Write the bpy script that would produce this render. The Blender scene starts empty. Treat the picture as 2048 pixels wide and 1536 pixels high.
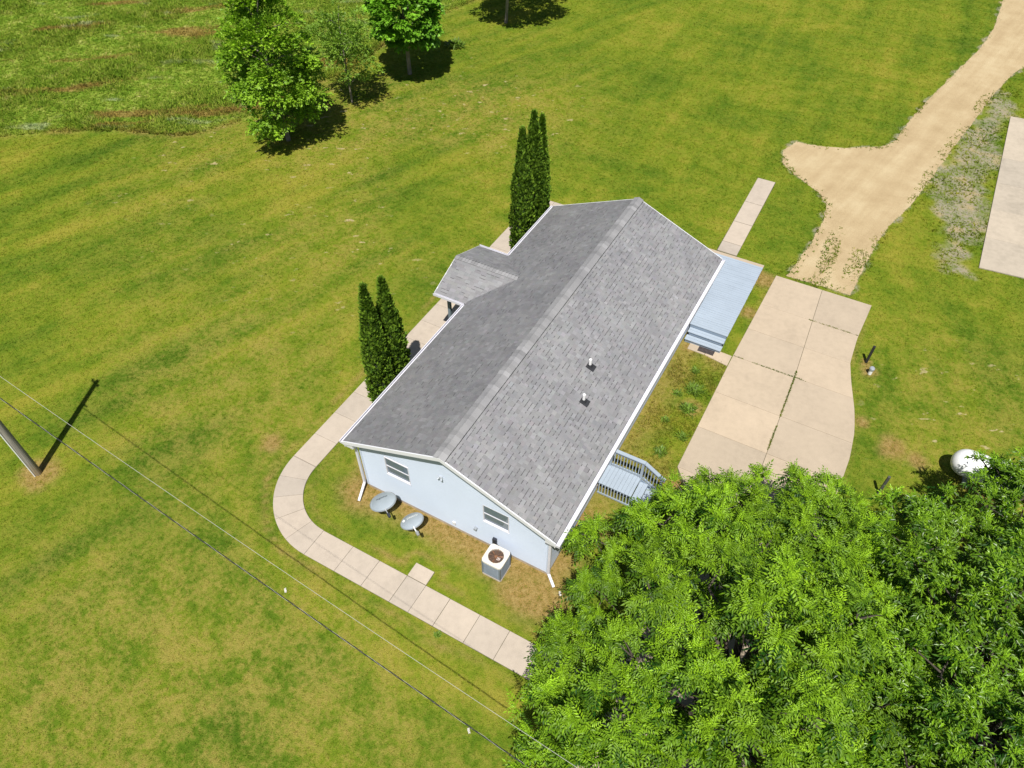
import bpy, math, random
import numpy as np
from mathutils import Vector, Matrix

rng = np.random.default_rng(7)
random.seed(7)
S = bpy.context.scene
COL = S.collection

# ------------------------------------------------------------------ camera
YAW, PITCH, ROLL = -0.512, 0.834, -0.004
cd = bpy.data.cameras.new('camera')
co = bpy.data.objects.new('camera', cd)
COL.objects.link(co)
fw = Vector((math.sin(YAW)*math.cos(PITCH), math.cos(YAW)*math.cos(PITCH), -math.sin(PITCH)))
rt = Vector((math.cos(YAW), -math.sin(YAW), 0))
up = rt.cross(fw)
rt, up = rt*math.cos(ROLL)+up*math.sin(ROLL), up*math.cos(ROLL)-rt*math.sin(ROLL)
M = Matrix((rt, up, -fw)).transposed().to_4x4()
M.translation = (8.271, -10.294, 22.055)
co.matrix_world = M
cd.sensor_width = 36
cd.lens = 36*1474.2/2048
cd.clip_start = 0.5
cd.clip_end = 1500
S.camera = co

# ------------------------------------------------------------------ sky, sun, exposure
SUN_EL = math.radians(62.5)
SUN_H = Vector((0.405, -0.914)).normalized()
SUN = Vector((SUN_H.x*math.cos(SUN_EL), SUN_H.y*math.cos(SUN_EL), math.sin(SUN_EL)))
w = bpy.data.worlds.new('World')
S.world = w
w.use_nodes = True
nt = w.node_tree
bg = nt.nodes['Background']
sky = nt.nodes.new('ShaderNodeTexSky')
sky.sky_type = 'NISHITA'
sky.sun_disc = False
sky.sun_elevation = SUN_EL
sky.sun_rotation = math.atan2(SUN_H.x, SUN_H.y)
nt.links.new(sky.outputs[0], bg.inputs[0])
bg.inputs[1].default_value = 0.05
sl = bpy.data.lights.new('sun', 'SUN')
sl.energy = 5.0
sl.angle = math.radians(0.53)
sl.color = (1.0, 0.955, 0.88)
so = bpy.data.objects.new('sun', sl)
COL.objects.link(so)
so.rotation_euler = SUN.to_track_quat('Z', 'Y').to_euler()
so.location = (0, 0, 40)
S.view_settings.view_transform = 'Standard'
S.view_settings.look = 'None'
S.view_settings.exposure = 0.35
S.view_settings.gamma = 1
S.view_settings.use_curve_mapping = False


# ------------------------------------------------------------------ material helpers
def newmat(name):
    m = bpy.data.materials.new(name)
    m.use_nodes = True
    return m, m.node_tree, m.node_tree.nodes['Principled BSDF']


def N(nt, t, **kw):
    n = nt.nodes.new(t)
    for k, v in kw.items():
        setattr(n, k, v)
    return n


def noise(nt, vec, scale, detail=4, rough=0.55):
    n = N(nt, 'ShaderNodeTexNoise')
    n.inputs['Scale'].default_value = scale
    n.inputs['Detail'].default_value = detail
    n.inputs['Roughness'].default_value = rough
    if vec is not None:
        nt.links.new(vec, n.inputs['Vector'])
    return n.outputs['Fac']


def ramp(nt, fac, stops):
    r = N(nt, 'ShaderNodeValToRGB')
    e = r.color_ramp.elements
    while len(e) < len(stops):
        e.new(0.5)
    for i, (p, c) in enumerate(stops):
        e[i].position = p
        e[i].color = (*c, 1) if len(c) == 3 else c
    nt.links.new(fac, r.inputs[0])
    return r.outputs[0]


def sstep(nt, fac, a, b):
    r = N(nt, 'ShaderNodeMapRange', interpolation_type='SMOOTHSTEP')
    r.inputs[1].default_value = a
    r.inputs[2].default_value = b
    nt.links.new(fac, r.inputs[0])
    return r.outputs[0]


def mixc(nt, fac, a, b, blend='MIX'):
    m = N(nt, 'ShaderNodeMix', data_type='RGBA', blend_type=blend)
    for sock, v in ((0, fac), (6, a), (7, b)):
        if isinstance(v, (int, float)):
            m.inputs[sock].default_value = v
        elif isinstance(v, tuple):
            m.inputs[sock].default_value = (*v, 1)
        else:
            nt.links.new(v, m.inputs[sock])
    return m.outputs[2]


def math_(nt, op, a, b=0.0):
    m = N(nt, 'ShaderNodeMath', operation=op)
    for i, v in enumerate((a, b)):
        if isinstance(v, (int, float)):
            m.inputs[i].default_value = v
        else:
            nt.links.new(v, m.inputs[i])
    return m.outputs[0]


def attr(nt, name, out='Fac'):
    a = N(nt, 'ShaderNodeAttribute')
    a.attribute_name = name
    return a.outputs[out]


def bump(nt, bs, h, strength, dist):
    b = N(nt, 'ShaderNodeBump')
    b.inputs['Strength'].default_value = strength
    b.inputs['Distance'].default_value = dist
    nt.links.new(h, b.inputs['Height'])
    nt.links.new(b.outputs[0], bs.inputs['Normal'])


def posn(nt):
    return N(nt, 'ShaderNodeNewGeometry').outputs['Position']


def plain(name, col, rough=0.6, var=0.12, scale=3.0, fine=40.0, metal=0.0, spec=0.4, bmp=0.0):
    """surface colour with soft blotches and fine grain"""
    m, nt, bs = newmat(name)
    p = posn(nt)
    a = noise(nt, p, scale, 5)
    b = noise(nt, p, fine, 3)
    dark = tuple(c*(1-var) for c in col)
    lite = tuple(min(1, c*(1+var)) for c in col)
    c1 = ramp(nt, a, [(0.3, dark), (0.7, lite)])
    c2 = ramp(nt, b, [(0.3, (1-var*.6,)*3), (0.7, (1+var*.3,)*3)])
    nt.links.new(mixc(nt, 1.0, c1, c2, 'MULTIPLY'), bs.inputs['Base Color'])
    bs.inputs['Roughness'].default_value = rough
    bs.inputs['Metallic'].default_value = metal
    bs.inputs['Specular IOR Level'].default_value = spec
    if bmp:
        bump(nt, bs, b, bmp, 0.01)
    return m


# ------------------------------------------------------------------ mesh helpers
def mesh_np(name, verts, faces, mat, smooth=False, colors=None, attrs=None):
    """verts (n,3), faces (m,k)"""
    me = bpy.data.meshes.new(name)
    verts = np.asarray(verts, np.float32)
    faces = np.asarray(faces, np.int32)
    m, k = faces.shape
    me.vertices.add(len(verts))
    me.vertices.foreach_set('co', verts.ravel())
    me.loops.add(m*k)
    me.loops.foreach_set('vertex_index', faces.ravel())
    me.polygons.add(m)
    me.polygons.foreach_set('loop_start', np.arange(0, m*k, k, dtype=np.int32))
    me.polygons.foreach_set('loop_total', np.full(m, k, np.int32))
    me.update(calc_edges=True)
    me.polygons.foreach_set('use_smooth', np.full(m, bool(smooth)))
    if colors is not None:
        ca = me.color_attributes.new('tone', 'FLOAT_COLOR', 'POINT')
        c4 = np.ones((len(verts), 4), np.float32)
        c4[:, :3] = colors
        ca.data.foreach_set('color', c4.ravel())
    for k2, v in (attrs or {}).items():
        a = me.attributes.new(k2, 'FLOAT', 'POINT')
        a.data.foreach_set('value', np.asarray(v, np.float32))
    if mat:
        me.materials.append(mat)
    return me


def link(name, me, parent=None, loc=(0, 0, 0)):
    o = bpy.data.objects.new(name, me)
    COL.objects.link(o)
    o.location = loc
    if parent:
        o.parent = parent
    return o


class MB:
    """collects boxes, prisms, tubes into one mesh"""
    def __init__(s):
        s.v, s.f = [], []

    def add(s, vs, fs):
        n = len(s.v)
        s.v += [tuple(v) for v in vs]
        s.f += [tuple(i+n for i in f) for f in fs]
        return s

    def box(s, x0, x1, y0, y1, z0, z1):
        vs = [(x, y, z) for z in (z0, z1) for y in (y0, y1) for x in (x0, x1)]
        return s.add(vs, [(0, 2, 3, 1), (4, 5, 7, 6), (0, 1, 5, 4), (2, 6, 7, 3), (0, 4, 6, 2), (1, 3, 7, 5)])

    def bar(s, a, b, wx, wz, upv=(0, 0, 1)):
        a, b = Vector(a), Vector(b)
        d = (b-a).normalized()
        r = d.cross(Vector(upv))
        if r.length < 1e-4:
            r = d.cross(Vector((1, 0, 0)))
        r.normalize()
        u = r.cross(d)
        vs = [p+r*(sx*wx/2)+u*(sz*wz/2) for p in (a, b) for sz in (-1, 1) for sx in (-1, 1)]
        return s.add(vs, [(0, 1, 3, 2), (4, 6, 7, 5), (0, 4, 5, 1), (2, 3, 7, 6), (0, 2, 6, 4), (1, 5, 7, 3)])

    def tube(s, pts, rad, n=10, cap=True):
        pts = [Vector(p) for p in pts]
        rads = rad if isinstance(rad, (list, tuple)) else [rad]*len(pts)
        base = len(s.v)
        ref = Vector((0, 0, 1))
        for i, p in enumerate(pts):
            d = (pts[min(i+1, len(pts)-1)]-pts[max(i-1, 0)]).normalized()
            r = d.cross(ref)
            if r.length < 0.05:
                r = d.cross(Vector((0, 1, 0)))
            r.normalize()
            u = r.cross(d)
            for k in range(n):
                a = 2*math.pi*k/n
                s.v.append(tuple(p+(r*math.cos(a)+u*math.sin(a))*rads[i]))
        for i in range(len(pts)-1):
            for k in range(n):
                a = base+i*n+k
                b = base+i*n+(k+1) % n
                s.f.append((a, b, b+n, a+n))
        if cap:
            s.f.append(tuple(base+k for k in range(n))[::-1])
            s.f.append(tuple(base+(len(pts)-1)*n+k for k in range(n)))
        return s

    def lathe(s, prof, n=24, c=(0, 0)):
        base = len(s.v)
        for r, z in prof:
            for k in range(n):
                a = 2*math.pi*k/n
                s.v.append((c[0]+r*math.cos(a), c[1]+r*math.sin(a), z))
        for i in range(len(prof)-1):
            for k in range(n):
                a = base+i*n+k
                b = base+i*n+(k+1) % n
                s.f.append((a, b, b+n, a+n))
        return s

    def prism(s, poly, z0, z1):
        n = len(poly)
        vs = [(x, y, z0) for x, y in poly]+[(x, y, z1) for x, y in poly]
        fs = [tuple(range(n))[::-1], tuple(range(n, 2*n))]
        fs += [(i, (i+1) % n, n+(i+1) % n, n+i) for i in range(n)]
        return s.add(vs, fs)

    def prism_y(s, poly, y0, y1):
        """polygon in x,z swept along y"""
        n = len(poly)
        vs = [(x, y0, z) for x, z in poly]+[(x, y1, z) for x, z in poly]
        fs = [tuple(range(n)), tuple(range(n, 2*n))[::-1]]
        fs += [(i, n+i, n+(i+1) % n, (i+1) % n) for i in range(n)]
        return s.add(vs, fs)

    def mesh(s, name, mat, smooth=False):
        me = bpy.data.meshes.new(name)
        me.from_pydata(s.v, [], s.f)
        me.validate()
        import bmesh
        b = bmesh.new()
        b.from_mesh(me)
        bmesh.ops.recalc_face_normals(b, faces=b.faces[:])
        b.to_mesh(me)
        b.free()
        if smooth:
            me.polygons.foreach_set('use_smooth', np.ones(len(me.polygons), bool))
        if mat:
            me.materials.append(mat)
        return me

    def build(s, name, mat, parent=None, smooth=False, loc=(0, 0, 0), bevel=0):
        o = link(name, s.mesh(name, mat, smooth), parent, loc)
        if bevel:
            b = o.modifiers.new('bevel', 'BEVEL')
            b.width = bevel
            b.segments = 2
            b.limit_method = 'ANGLE'
        return o


def tag(o, label, cat=None, group=None, kind=None):
    o['label'] = label
    if cat:
        o['category'] = cat
    if group:
        o['group'] = group
    if kind:
        o['kind'] = kind
    return o


def empty(name, loc, label, cat, group=None):
    o = bpy.data.objects.new(name, None)
    COL.objects.link(o)
    o.location = loc
    o.empty_display_size = 0.2
    return tag(o, label, cat, group)


def vnoise(x, y, seed=0, n=3):
    """cheap smooth noise in -1..1 from sums of sines"""
    r = np.random.default_rng(seed)
    out = 0
    for i in range(n*3):
        a = r.uniform(0, 2*np.pi)
        f = 2.0**(i/3)
        out = out+np.sin((x*np.cos(a)+y*np.sin(a))*f+r.uniform(0, 6.3))/(1.0+i*0.5)
    return out/2.6


def sdf(poly, x, y):
    """signed distance, negative inside"""
    P = np.asarray(poly, float)
    x = np.asarray(x, float)
    y = np.asarray(y, float)
    d = np.full(x.shape, 1e9)
    inside = np.zeros(x.shape, bool)
    for i in range(len(P)):
        ax, ay = P[i]
        bx, by = P[(i+1) % len(P)]
        ex, ey = bx-ax, by-ay
        t = np.clip(((x-ax)*ex+(y-ay)*ey)/(ex*ex+ey*ey+1e-12), 0, 1)
        d = np.minimum(d, np.hypot(x-ax-t*ex, y-ay-t*ey))
        c = ((ay > y) != (by > y)) & (x < (bx-ax)*(y-ay)/(by-ay+1e-12)+ax)
        inside ^= c
    return np.where(inside, -d, d)


def dense(poly, step, jit, seed=0):
    """densify a closed outline and roughen it"""
    out = []
    n = len(poly)
    for i in range(n):
        a = np.array(poly[i], float)
        b = np.array(poly[(i+1) % n], float)
        L = np.hypot(*(b-a))
        m = max(1, int(L/step))
        for k in range(m):
            out.append(a+(b-a)*k/m)
    out = np.array(out)
    if jit:
        q = out.copy()
        r = np.random.default_rng(seed+5)
        out[:, 0] += jit*(vnoise(q[:, 0]*2, q[:, 1]*2, seed+1)+0.5*vnoise(q[:, 0]*7, q[:, 1]*7, seed+3)+r.uniform(-.5, .5, len(q)))
        out[:, 1] += jit*(vnoise(q[:, 0]*2, q[:, 1]*2, seed+2)+0.5*vnoise(q[:, 0]*7, q[:, 1]*7, seed+4)+r.uniform(-.5, .5, len(q)))
    return [tuple(p) for p in out]


def sm(d, a, b):
    t = np.clip((d-a)/(b-a), 0, 1)
    return t*t*(3-2*t)


# ------------------------------------------------------------------ plan of the place (metres; house ridge runs along +y)
SAND = [(12.6, 78), (12.2, 66), (11.93, 59.8), (11.91, 54.4), (11.44, 50.1), (10.37, 44.9), (9.52, 40.8), (8.79, 36.8), (8.54, 34.5), (8.06, 33.4),
        (6.17, 32.1), (4.75, 31.6), (3.56, 31.5), (3.2, 30.2), (3.5, 28.9), (4.37, 28.0), (5.91, 26.9), (6.6, 26.0), (6.8, 24.5), (6.67, 22.2),
        (6.3, 19.3), (9.2, 19.3), (9.45, 23.0), (9.72, 25.5), (10.37, 27.8), (10.98, 31.5), (11.52, 35), (12.36, 39.5), (12.73, 42.2),
        (13.69, 46.7), (14.4, 48.6), (16, 56), (17, 66), (17.5, 78)]
GREY = [(12.7, 42.2), (13.9, 44.4), (13.95, 38.3), (13.85, 33), (14.0, 26.3), (13.8, 23.6), (12.9, 23.4), (12.2, 25.3), (11.2, 28.2), (10.98, 31.5), (11.5, 35), (12.3, 39.5)]
DRIVE_L = [(5.9, 19.05), (5.85, 16.82), (5.79, 14.9), (5.74, 12.96), (5.75, 10.65), (5.76, 8.67), (5.76, 6.6)]
DRIVE_R = [(10.2, 19.0), (10.12, 16.67), (10.13, 14.9), (10.62, 13.03), (11.17, 10.7), (11.19, 8.67), (11.0, 6.5)]
DRIVE = [(5.9, 19.05), (5.76, 12.6), (5.76, 6.5), (5.9, 6.2), (6.4, 5.6), (6.6, -1.9), (6.6, -5), (11, -5), (11.0, 6.5), (11.15, 8.2), (11.19, 10), (11.08, 11.3), (10.85, 12.4),
         (10.4, 13.9), (10.14, 14.95), (10.09, 16.6), (10.17, 18.2), (10.2, 19.02)]
WALK_C = (-3.85, 0.05)
MEADOW = [(-90, -20), (-50, 4), (-37.1, 9.7), (-35, 11.5), (-31.6, 13.6), (-28.2, 14.7), (-27.1, 15.7), (-26.2, 17.7), (-25.7, 21), (-25.2, 24),
          (-24.4, 26), (-24.8, 29.7), (-25.1, 33), (-24, 37.1), (-23.4, 40.4), (-21, 48), (-19, 60), (-16, 90), (-120, 120)]
wx = 3.6
HOUSE = [(-wx, .34), (wx, .34), (wx, 15.0), (-wx, 15.0)]
WALK_S = [(-6.85, 19.35), (-5.8, 19.35), (-5.8, 0.05)]
arc_i = [(WALK_C[0]+1.95*math.cos(a), WALK_C[1]+1.95*math.sin(a)) for a in np.linspace(math.pi, 1.5*math.pi, 12)]
arc_o = [(WALK_C[0]+3.0*math.cos(a), WALK_C[1]+3.0*math.sin(a)) for a in np.linspace(1.5*math.pi, math.pi, 12)]
WALK = [(-6.85, 19.35), (-3.5, 19.35), (-3.5, 18.3), (-5.8, 18.3)]+arc_i+[(-0.39, -1.9), (-.4, -1.37), (.33, -1.37), (.34, -1.9), (6.7, -1.92), (6.7, -2.96)]+arc_o
WALK2 = [(2.78, 26.6), (3.74, 26.75), (3.85, 19.5), (2.85, 19.5)]
BPAD = [(2.0, 18.2), (5.22, 18.2), (5.22, 19.45), (2.0, 19.45)]
GPAD = [(14.05, 40.5), (14.05, 24.2), (22, 24.9), (22, 41.2)]
STUB = [(4.35, 12.45), (5.74, 12.3), (5.74, 12.95), (4.3, 12.98)]
STOOP = [(-5.78, 7.9), (-3.62, 7.9), (-3.62, 11.1), (-5.78, 11.1)]
HARD = [DRIVE, WALK, WALK2, BPAD, GPAD, STUB, HOUSE, STOOP]


def grass_attrs(x, y):
    """dryness, meadow, soil, lushness of the grass at plan points"""
    n1 = vnoise(x*1.3, y*1.3, 11)
    n2 = vnoise(x*4, y*4, 12)
    n3 = vnoise(x*.35, y*.35, 13)
    dh = sdf(HOUSE, x, y)
    dw = sdf(WALK, x, y)
    dd = sdf(DRIVE, x, y)
    # worn strip in front of the gable, alongside the drive wall and round the decks
    front = (1-sm(dh+0.35*n1+.2*n2, 0.25, 1.45))*np.where(y < 1.2, 1, .55)
    front = np.maximum(front, (1-sm(np.hypot((x-3.6)/1.4, (y+.55)/.9)+.25*n1, .5, 1.2))*1.0)
    side = (1-sm(np.abs(x-4.9)+.5*n2+.4*n1, .2, 1.4))*(y > 2)*(y < 13)*np.clip(.1+.7*n1, 0, .7)
    edge = np.exp(-((dw-0.3-.08*n1-.05*n2)/0.09)**2)*np.clip(.55+.6*n1, 0, 1)*(y < 12)
    edge = np.maximum(edge, np.exp(-((dd-0.07)/0.06)**2)*np.clip(.3+.5*n1, 0, 1))
    spots = 0
    for px, py, r in ((-14.5, -5.1, .75), (10.9, 14.85, .45), (10.7, 15.3, .3), (5.45, 18.5, .8), (5.55, 16.0, .45), (4.0, 12.75, .5), (5.2, 9.5, .45),
                      (6.0, 5.5, .9), (3.9, 2.6, .9), (15.6, 11.0, .9), (-8.0, 0.2, .55), (-20.4, 32.8, .5), (11.2, 11.9, .35), (12.5, 11.3, .6), (13.4, 11.1, .5)):
        spots = np.maximum(spots, (1-sm(np.hypot(x-px, y-py)+.25*n1*r+.2*n2*r, r*.4, r*1.2)))
    dry = np.clip(np.maximum.reduce([front*.95, side, edge*.8, spots*.9]), 0, 1)
    md = sdf(MEADOW, x, y)
    mead = 1-sm(md+.45*n1+.25*n2, -.9, .5)
    rim = np.exp(-((md-.05)/0.28)**2)*np.clip(.35+.6*n1, 0, 1)
    dry = np.maximum(dry, rim*.8)
    gs = sdf(GREY, x, y)
    soil = (1-sm(gs+.55*n1+.4*n2, -1.0, .8))
    ss = sdf(SAND, x, y)
    soil = np.maximum(soil, (1-sm(ss+.22*n2+.15*n1, -.1, .25))*.9)
    # a drier lawn toward the lower left corner and in the middle distance
    thin = np.clip(.95*(1-sm(np.hypot((x+3)/9, (y+8.5)/5.5), .35, 1.45))+.9*(1-sm(np.hypot((x+18)/12, (y-20)/17), .45, 1.3))*np.clip(.55+.7*n3, 0, 1)
                   + .6*(1-sm(np.hypot((x+11)/7, (y-1)/6), .3, 1.2)) + .45*(1-sm(np.hypot((x-15)/5, (y-14)/6), .3, 1.2)) + .18, 0, 1)
    return dict(dry=dry, meadow=mead, soil=soil, thin=thin)


# ------------------------------------------------------------------ grass material (shared by the lawn sheet and the blades)
def lawn_material(name, blades):
    m, nt, bs = newmat(name)
    p = posn(nt)
    mp = N(nt, 'ShaderNodeVectorMath', operation='MULTIPLY')
    mp.inputs[1].default_value = (1, 1, 0.0)
    nt.links.new(p, mp.inputs[0])
    p = mp.outputs[0]
    big = noise(nt, p, 0.13, 4, .55)
    mid = noise(nt, p, 0.9, 5, .65)
    small = noise(nt, p, 5.0, 5, .7)
    fine = noise(nt, p, 26.0, 3, .7)

    def streak(deg, along, across, detail=3):
        """noise drawn out along a plan direction (degrees from +x)"""
        vr = N(nt, 'ShaderNodeVectorRotate', rotation_type='Z_AXIS')
        vr.inputs['Angle'].default_value = -math.radians(deg)
        nt.links.new(p, vr.inputs[0])
        mm = N(nt, 'ShaderNodeVectorMath', operation='MULTIPLY')
        mm.inputs[1].default_value = (along, across, 1)
        nt.links.new(vr.outputs[0], mm.inputs[0])
        return noise(nt, mm.outputs[0], 1.0, detail, .55)
    sp = N(nt, 'ShaderNodeSeparateXYZ')
    nt.links.new(p, sp.inputs[0])
    leftm = sstep(nt, math_(nt, 'ADD', sp.outputs[0], math_(nt, 'MULTIPLY', big, 6)), -3.0, -9.0)
    farm = sstep(nt, sp.outputs[1], 17, 27)
    s1 = streak(93, .07, .75, 4)
    s2 = streak(2, .09, .8, 4)
    s4 = streak(68, .07, .6, 4)
    # arcs a mower leaves round the far end of the house
    dv = N(nt, 'ShaderNodeVectorMath', operation='DISTANCE')
    dv.inputs[1].default_value = (0, 11, 0)
    nt.links.new(p, dv.inputs[0])
    cmb = N(nt, 'ShaderNodeCombineXYZ')
    nt.links.new(dv.outputs['Value'], cmb.inputs[0])
    nt.links.new(math_(nt, 'MULTIPLY', big, 1.6), cmb.inputs[1])
    s3 = noise(nt, cmb.outputs[0], 0.8, 3, .5)
    def blend(f, a_, b_):
        mxn = N(nt, 'ShaderNodeMix')
        for k_, q_ in ((0, f), (2, a_), (3, b_)):
            nt.links.new(q_, mxn.inputs[k_])
        return mxn.outputs[0]
    far = math_(nt, 'ADD', math_(nt, 'MULTIPLY', s1, .6), math_(nt, 'MULTIPLY', s2, .4))
    nearh = math_(nt, 'ADD', math_(nt, 'MULTIPLY', s3, .6), math_(nt, 'MULTIPLY', mid, .4))
    st = blend(leftm, blend(farm, nearh, far), s4)
    v = math_(nt, 'ADD', math_(nt, 'MULTIPLY', big, .36), math_(nt, 'ADD', math_(nt, 'MULTIPLY', mid, .19), math_(nt, 'MULTIPLY', st, .45)))
    v = math_(nt, 'ADD', math_(nt, 'MULTIPLY', math_(nt, 'SUBTRACT', v, .5), 1.5), .505)
    v = math_(nt, 'ADD', v, math_(nt, 'MULTIPLY', math_(nt, 'SUBTRACT', small, .5), .30))
    green = ramp(nt, v, [(0.27, (.050, .104, .008)), (0.41, (.094, .156, .011)), (0.53, (.152, .200, .015)), (0.68, (.240, .238, .028))])
    # thin, tanned turf
    tanm = math_(nt, 'MULTIPLY', sstep(nt, math_(nt, 'ADD', math_(nt, 'MULTIPLY', small, .55), math_(nt, 'MULTIPLY', mid, .5)), .43, .64), attr(nt, 'thin'))
    c = mixc(nt, math_(nt, 'MULTIPLY', tanm, .70), green, (.290, .236, .062))
    # small bare flecks
    fl = math_(nt, 'MULTIPLY', sstep(nt, streak(28, 1.3, 2.3, 4), .64, .69), math_(nt, 'MULTIPLY', sstep(nt, attr(nt, 'thin'), .2, .7), sstep(nt, sp.outputs[1], 3, 9)))
    c = mixc(nt, math_(nt, 'MULTIPLY', fl, .85), c, (.42, .35, .19))
    # meadow
    mv = math_(nt, 'ADD', math_(nt, 'MULTIPLY', mid, .5), math_(nt, 'MULTIPLY', small, .5))
    mg = ramp(nt, mv, [(0.34, (.085, .165, .016)), (0.46, (.155, .25, .024)), (0.56, (.25, .315, .05)), (0.66, (.43, .41, .16))])
    rust = sstep(nt, math_(nt, 'ADD', streak(40, .10, .42, 4), math_(nt, 'MULTIPLY', math_(nt, 'SUBTRACT', small, .5), .18)), .56, .66)
    mg = mixc(nt, math_(nt, 'MULTIPLY', rust, .7), mg, (.27, .155, .06))
    gry = sstep(nt, streak(30, .26, .62, 4), .60, .70)
    mg = mixc(nt, math_(nt, 'MULTIPLY', gry, .6), mg, (.33, .37, .22))
    c = mixc(nt, attr(nt, 'meadow'), c, mg)
    # dried, straw coloured ground
    dm = math_(nt, 'MULTIPLY', attr(nt, 'dry'), sstep(nt, math_(nt, 'ADD', math_(nt, 'MULTIPLY', small, .6), math_(nt, 'MULTIPLY', fine, .4)), .30, .52))
    straw = ramp(nt, small, [(0.3, (.20, .115, .035)), (0.5, (.29, .195, .07)), (0.7, (.36, .27, .11))])
    c = mixc(nt, dm, c, straw)
    # gravel and sand showing through
    g = math_(nt, 'ADD', math_(nt, 'MULTIPLY', mid, .45), math_(nt, 'MULTIPLY', small, .55))
    stone = ramp(nt, mid, [(0.35, (.22, .20, .155)), (0.5, (.29, .265, .205)), (0.68, (.37, .295, .165))])
    stone = mixc(nt, sstep(nt, fine, .56, .7), stone, (.13, .125, .06))
    sf = math_(nt, 'MULTIPLY', sstep(nt, attr(nt, 'soil'), .2, .85), sstep(nt, g, .36, .56) if not blades else 0.0)
    c = mixc(nt, sf, c, stone)
    f2 = ramp(nt, fine, [(0.25, (.70, .71, .68)), (0.5, (1, 1, 1)), (0.75, (1.3, 1.28, 1.22))])
    c = mixc(nt, 1.0, c, f2, 'MULTIPLY')
    if blades:
        rv = attr(nt, 'tint')
        c = mixc(nt, 1.0, c, ramp(nt, rv, [(0, (.85, .92, .88)), (.5, (1.1, 1.1, 1)), (1, (1.45, 1.32, 1.15))]), 'MULTIPLY')
    nt.links.new(c, bs.inputs['Base Color'])
    bs.inputs['Roughness'].default_value = .85
    bs.inputs['Specular IOR Level'].default_value = .04
    if blades:
        tr = N(nt, 'ShaderNodeBsdfTranslucent')
        nt.links.new(c, tr.inputs[0])
        mx = N(nt, 'ShaderNodeMixShader')
        mx.inputs[0].default_value = .35
        nt.links.new(bs.outputs[0], mx.inputs[1])
        nt.links.new(tr.outputs[0], mx.inputs[2])
        nt.links.new(mx.outputs[0], nt.nodes['Material Output'].inputs[0])
    else:
        bump(nt, bs, math_(nt, 'ADD', fine, math_(nt, 'MULTIPLY', small, 1.2)), .8, .05)
    return m


M_LAWN = lawn_material('lawn', False)
M_BLADE = lawn_material('grass_blades', True)

xs = np.concatenate([np.arange(-420, -62, 24), np.arange(-62, 26, .2), np.arange(26, 420, 24)])
ys = np.concatenate([np.arange(-420, -16, 24), np.arange(-16, 72, .2), np.arange(72, 460, 24)])
X, Y = np.meshgrid(xs, ys)
nx, ny = len(xs), len(ys)
idx = np.arange(nx*ny).reshape(ny, nx)
F = np.stack([idx[:-1, :-1], idx[:-1, 1:], idx[1:, 1:], idx[1:, :-1]], -1).reshape(-1, 4)
V = np.stack([X.ravel(), Y.ravel(), np.zeros(X.size)], 1)
o = link('lawn', mesh_np('lawn', V, F, M_LAWN, attrs=grass_attrs(V[:, 0], V[:, 1])))
tag(o, 'mown yellow-green lawn around the house, running up to the rough meadow', kind='structure')

# sandy drive
m, nt, bs = newmat('sandy_gravel')
p = posn(nt)
vr = N(nt, 'ShaderNodeVectorRotate', rotation_type='Z_AXIS')
vr.inputs['Angle'].default_value = -math.radians(79)
nt.links.new(p, vr.inputs[0])
mp = N(nt, 'ShaderNodeVectorMath', operation='MULTIPLY')
mp.inputs[1].default_value = (.11, 1.3, 1)
nt.links.new(vr.outputs[0], mp.inputs[0])
tracks = noise(nt, mp.outputs[0], 1.0, 5, .6)
grit = noise(nt, p, 45, 2, .8)
blot = noise(nt, p, .7, 5, .6)
c = ramp(nt, math_(nt, 'ADD', math_(nt, 'MULTIPLY', tracks, .5), math_(nt, 'MULTIPLY', blot, .5)),
         [(0.36, (.36, .272, .155)), (0.5, (.415, .322, .19)), (0.64, (.47, .38, .235))])
c = mixc(nt, 1, c, ramp(nt, grit, [(0.25, (.72, .7, .66)), (0.5, (1, 1, 1)), (0.75, (1.2, 1.2, 1.2))]), 'MULTIPLY')
nt.links.new(c, bs.inputs['Base Color'])
bs.inputs['Roughness'].default_value = .95
bs.inputs['Specular IOR Level'].default_value = .1
bump(nt, bs, math_(nt, 'ADD', grit, math_(nt, 'MULTIPLY', tracks, .35)), .5, .025)
M_SAND = m
pl = dense(SAND, .10, .055, 3)
me = bpy.data.meshes.new('gravel_driveway')
me.from_pydata([(x, y, .012) for x, y in pl], [], [tuple(range(len(pl)))])
me.materials.append(M_SAND)
tag(link('gravel_driveway', me), 'sandy tan gravel track forking before it meets the concrete drive', kind='structure')


# ------------------------------------------------------------------ concrete
def concrete(name, col, spread=.10):
    m, nt, bs = newmat(name)
    p = posn(nt)
    a = noise(nt, p, .55, 5, .6)
    b = noise(nt, p, 4, 5, .65)
    g = noise(nt, p, 90, 2, .7)
    oi = N(nt, 'ShaderNodeObjectInfo').outputs['Random']
    v = math_(nt, 'ADD', math_(nt, 'MULTIPLY', a, .55), math_(nt, 'MULTIPLY', b, .45))
    c = ramp(nt, v, [(.3, tuple(x*(1-spread*1.6) for x in col)), (.5, col), (.7, tuple(x*(1+spread) for x in col))])
    c = mixc(nt, 1, c, ramp(nt, oi, [(0, (.90, .91, .93)), (1, (1.06, 1.045, 1.03))]), 'MULTIPLY')
    c = mixc(nt, 1, c, ramp(nt, g, [(.25, (.9, .9, .9)), (.75, (1.08, 1.08, 1.08))]), 'MULTIPLY')
    st = sstep(nt, noise(nt, p, 1.7, 6, .75), .62, .78)
    c = mixc(nt, math_(nt, 'MULTIPLY', st, .42), c, tuple(x*.62 for x in col))
    nt.links.new(c, bs.inputs['Base Color'])
    bs.inputs['Roughness'].default_value = .88
    bs.inputs['Specular IOR Level'].default_value = .25
    bump(nt, bs, g, .25, .004)
    return m


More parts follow.
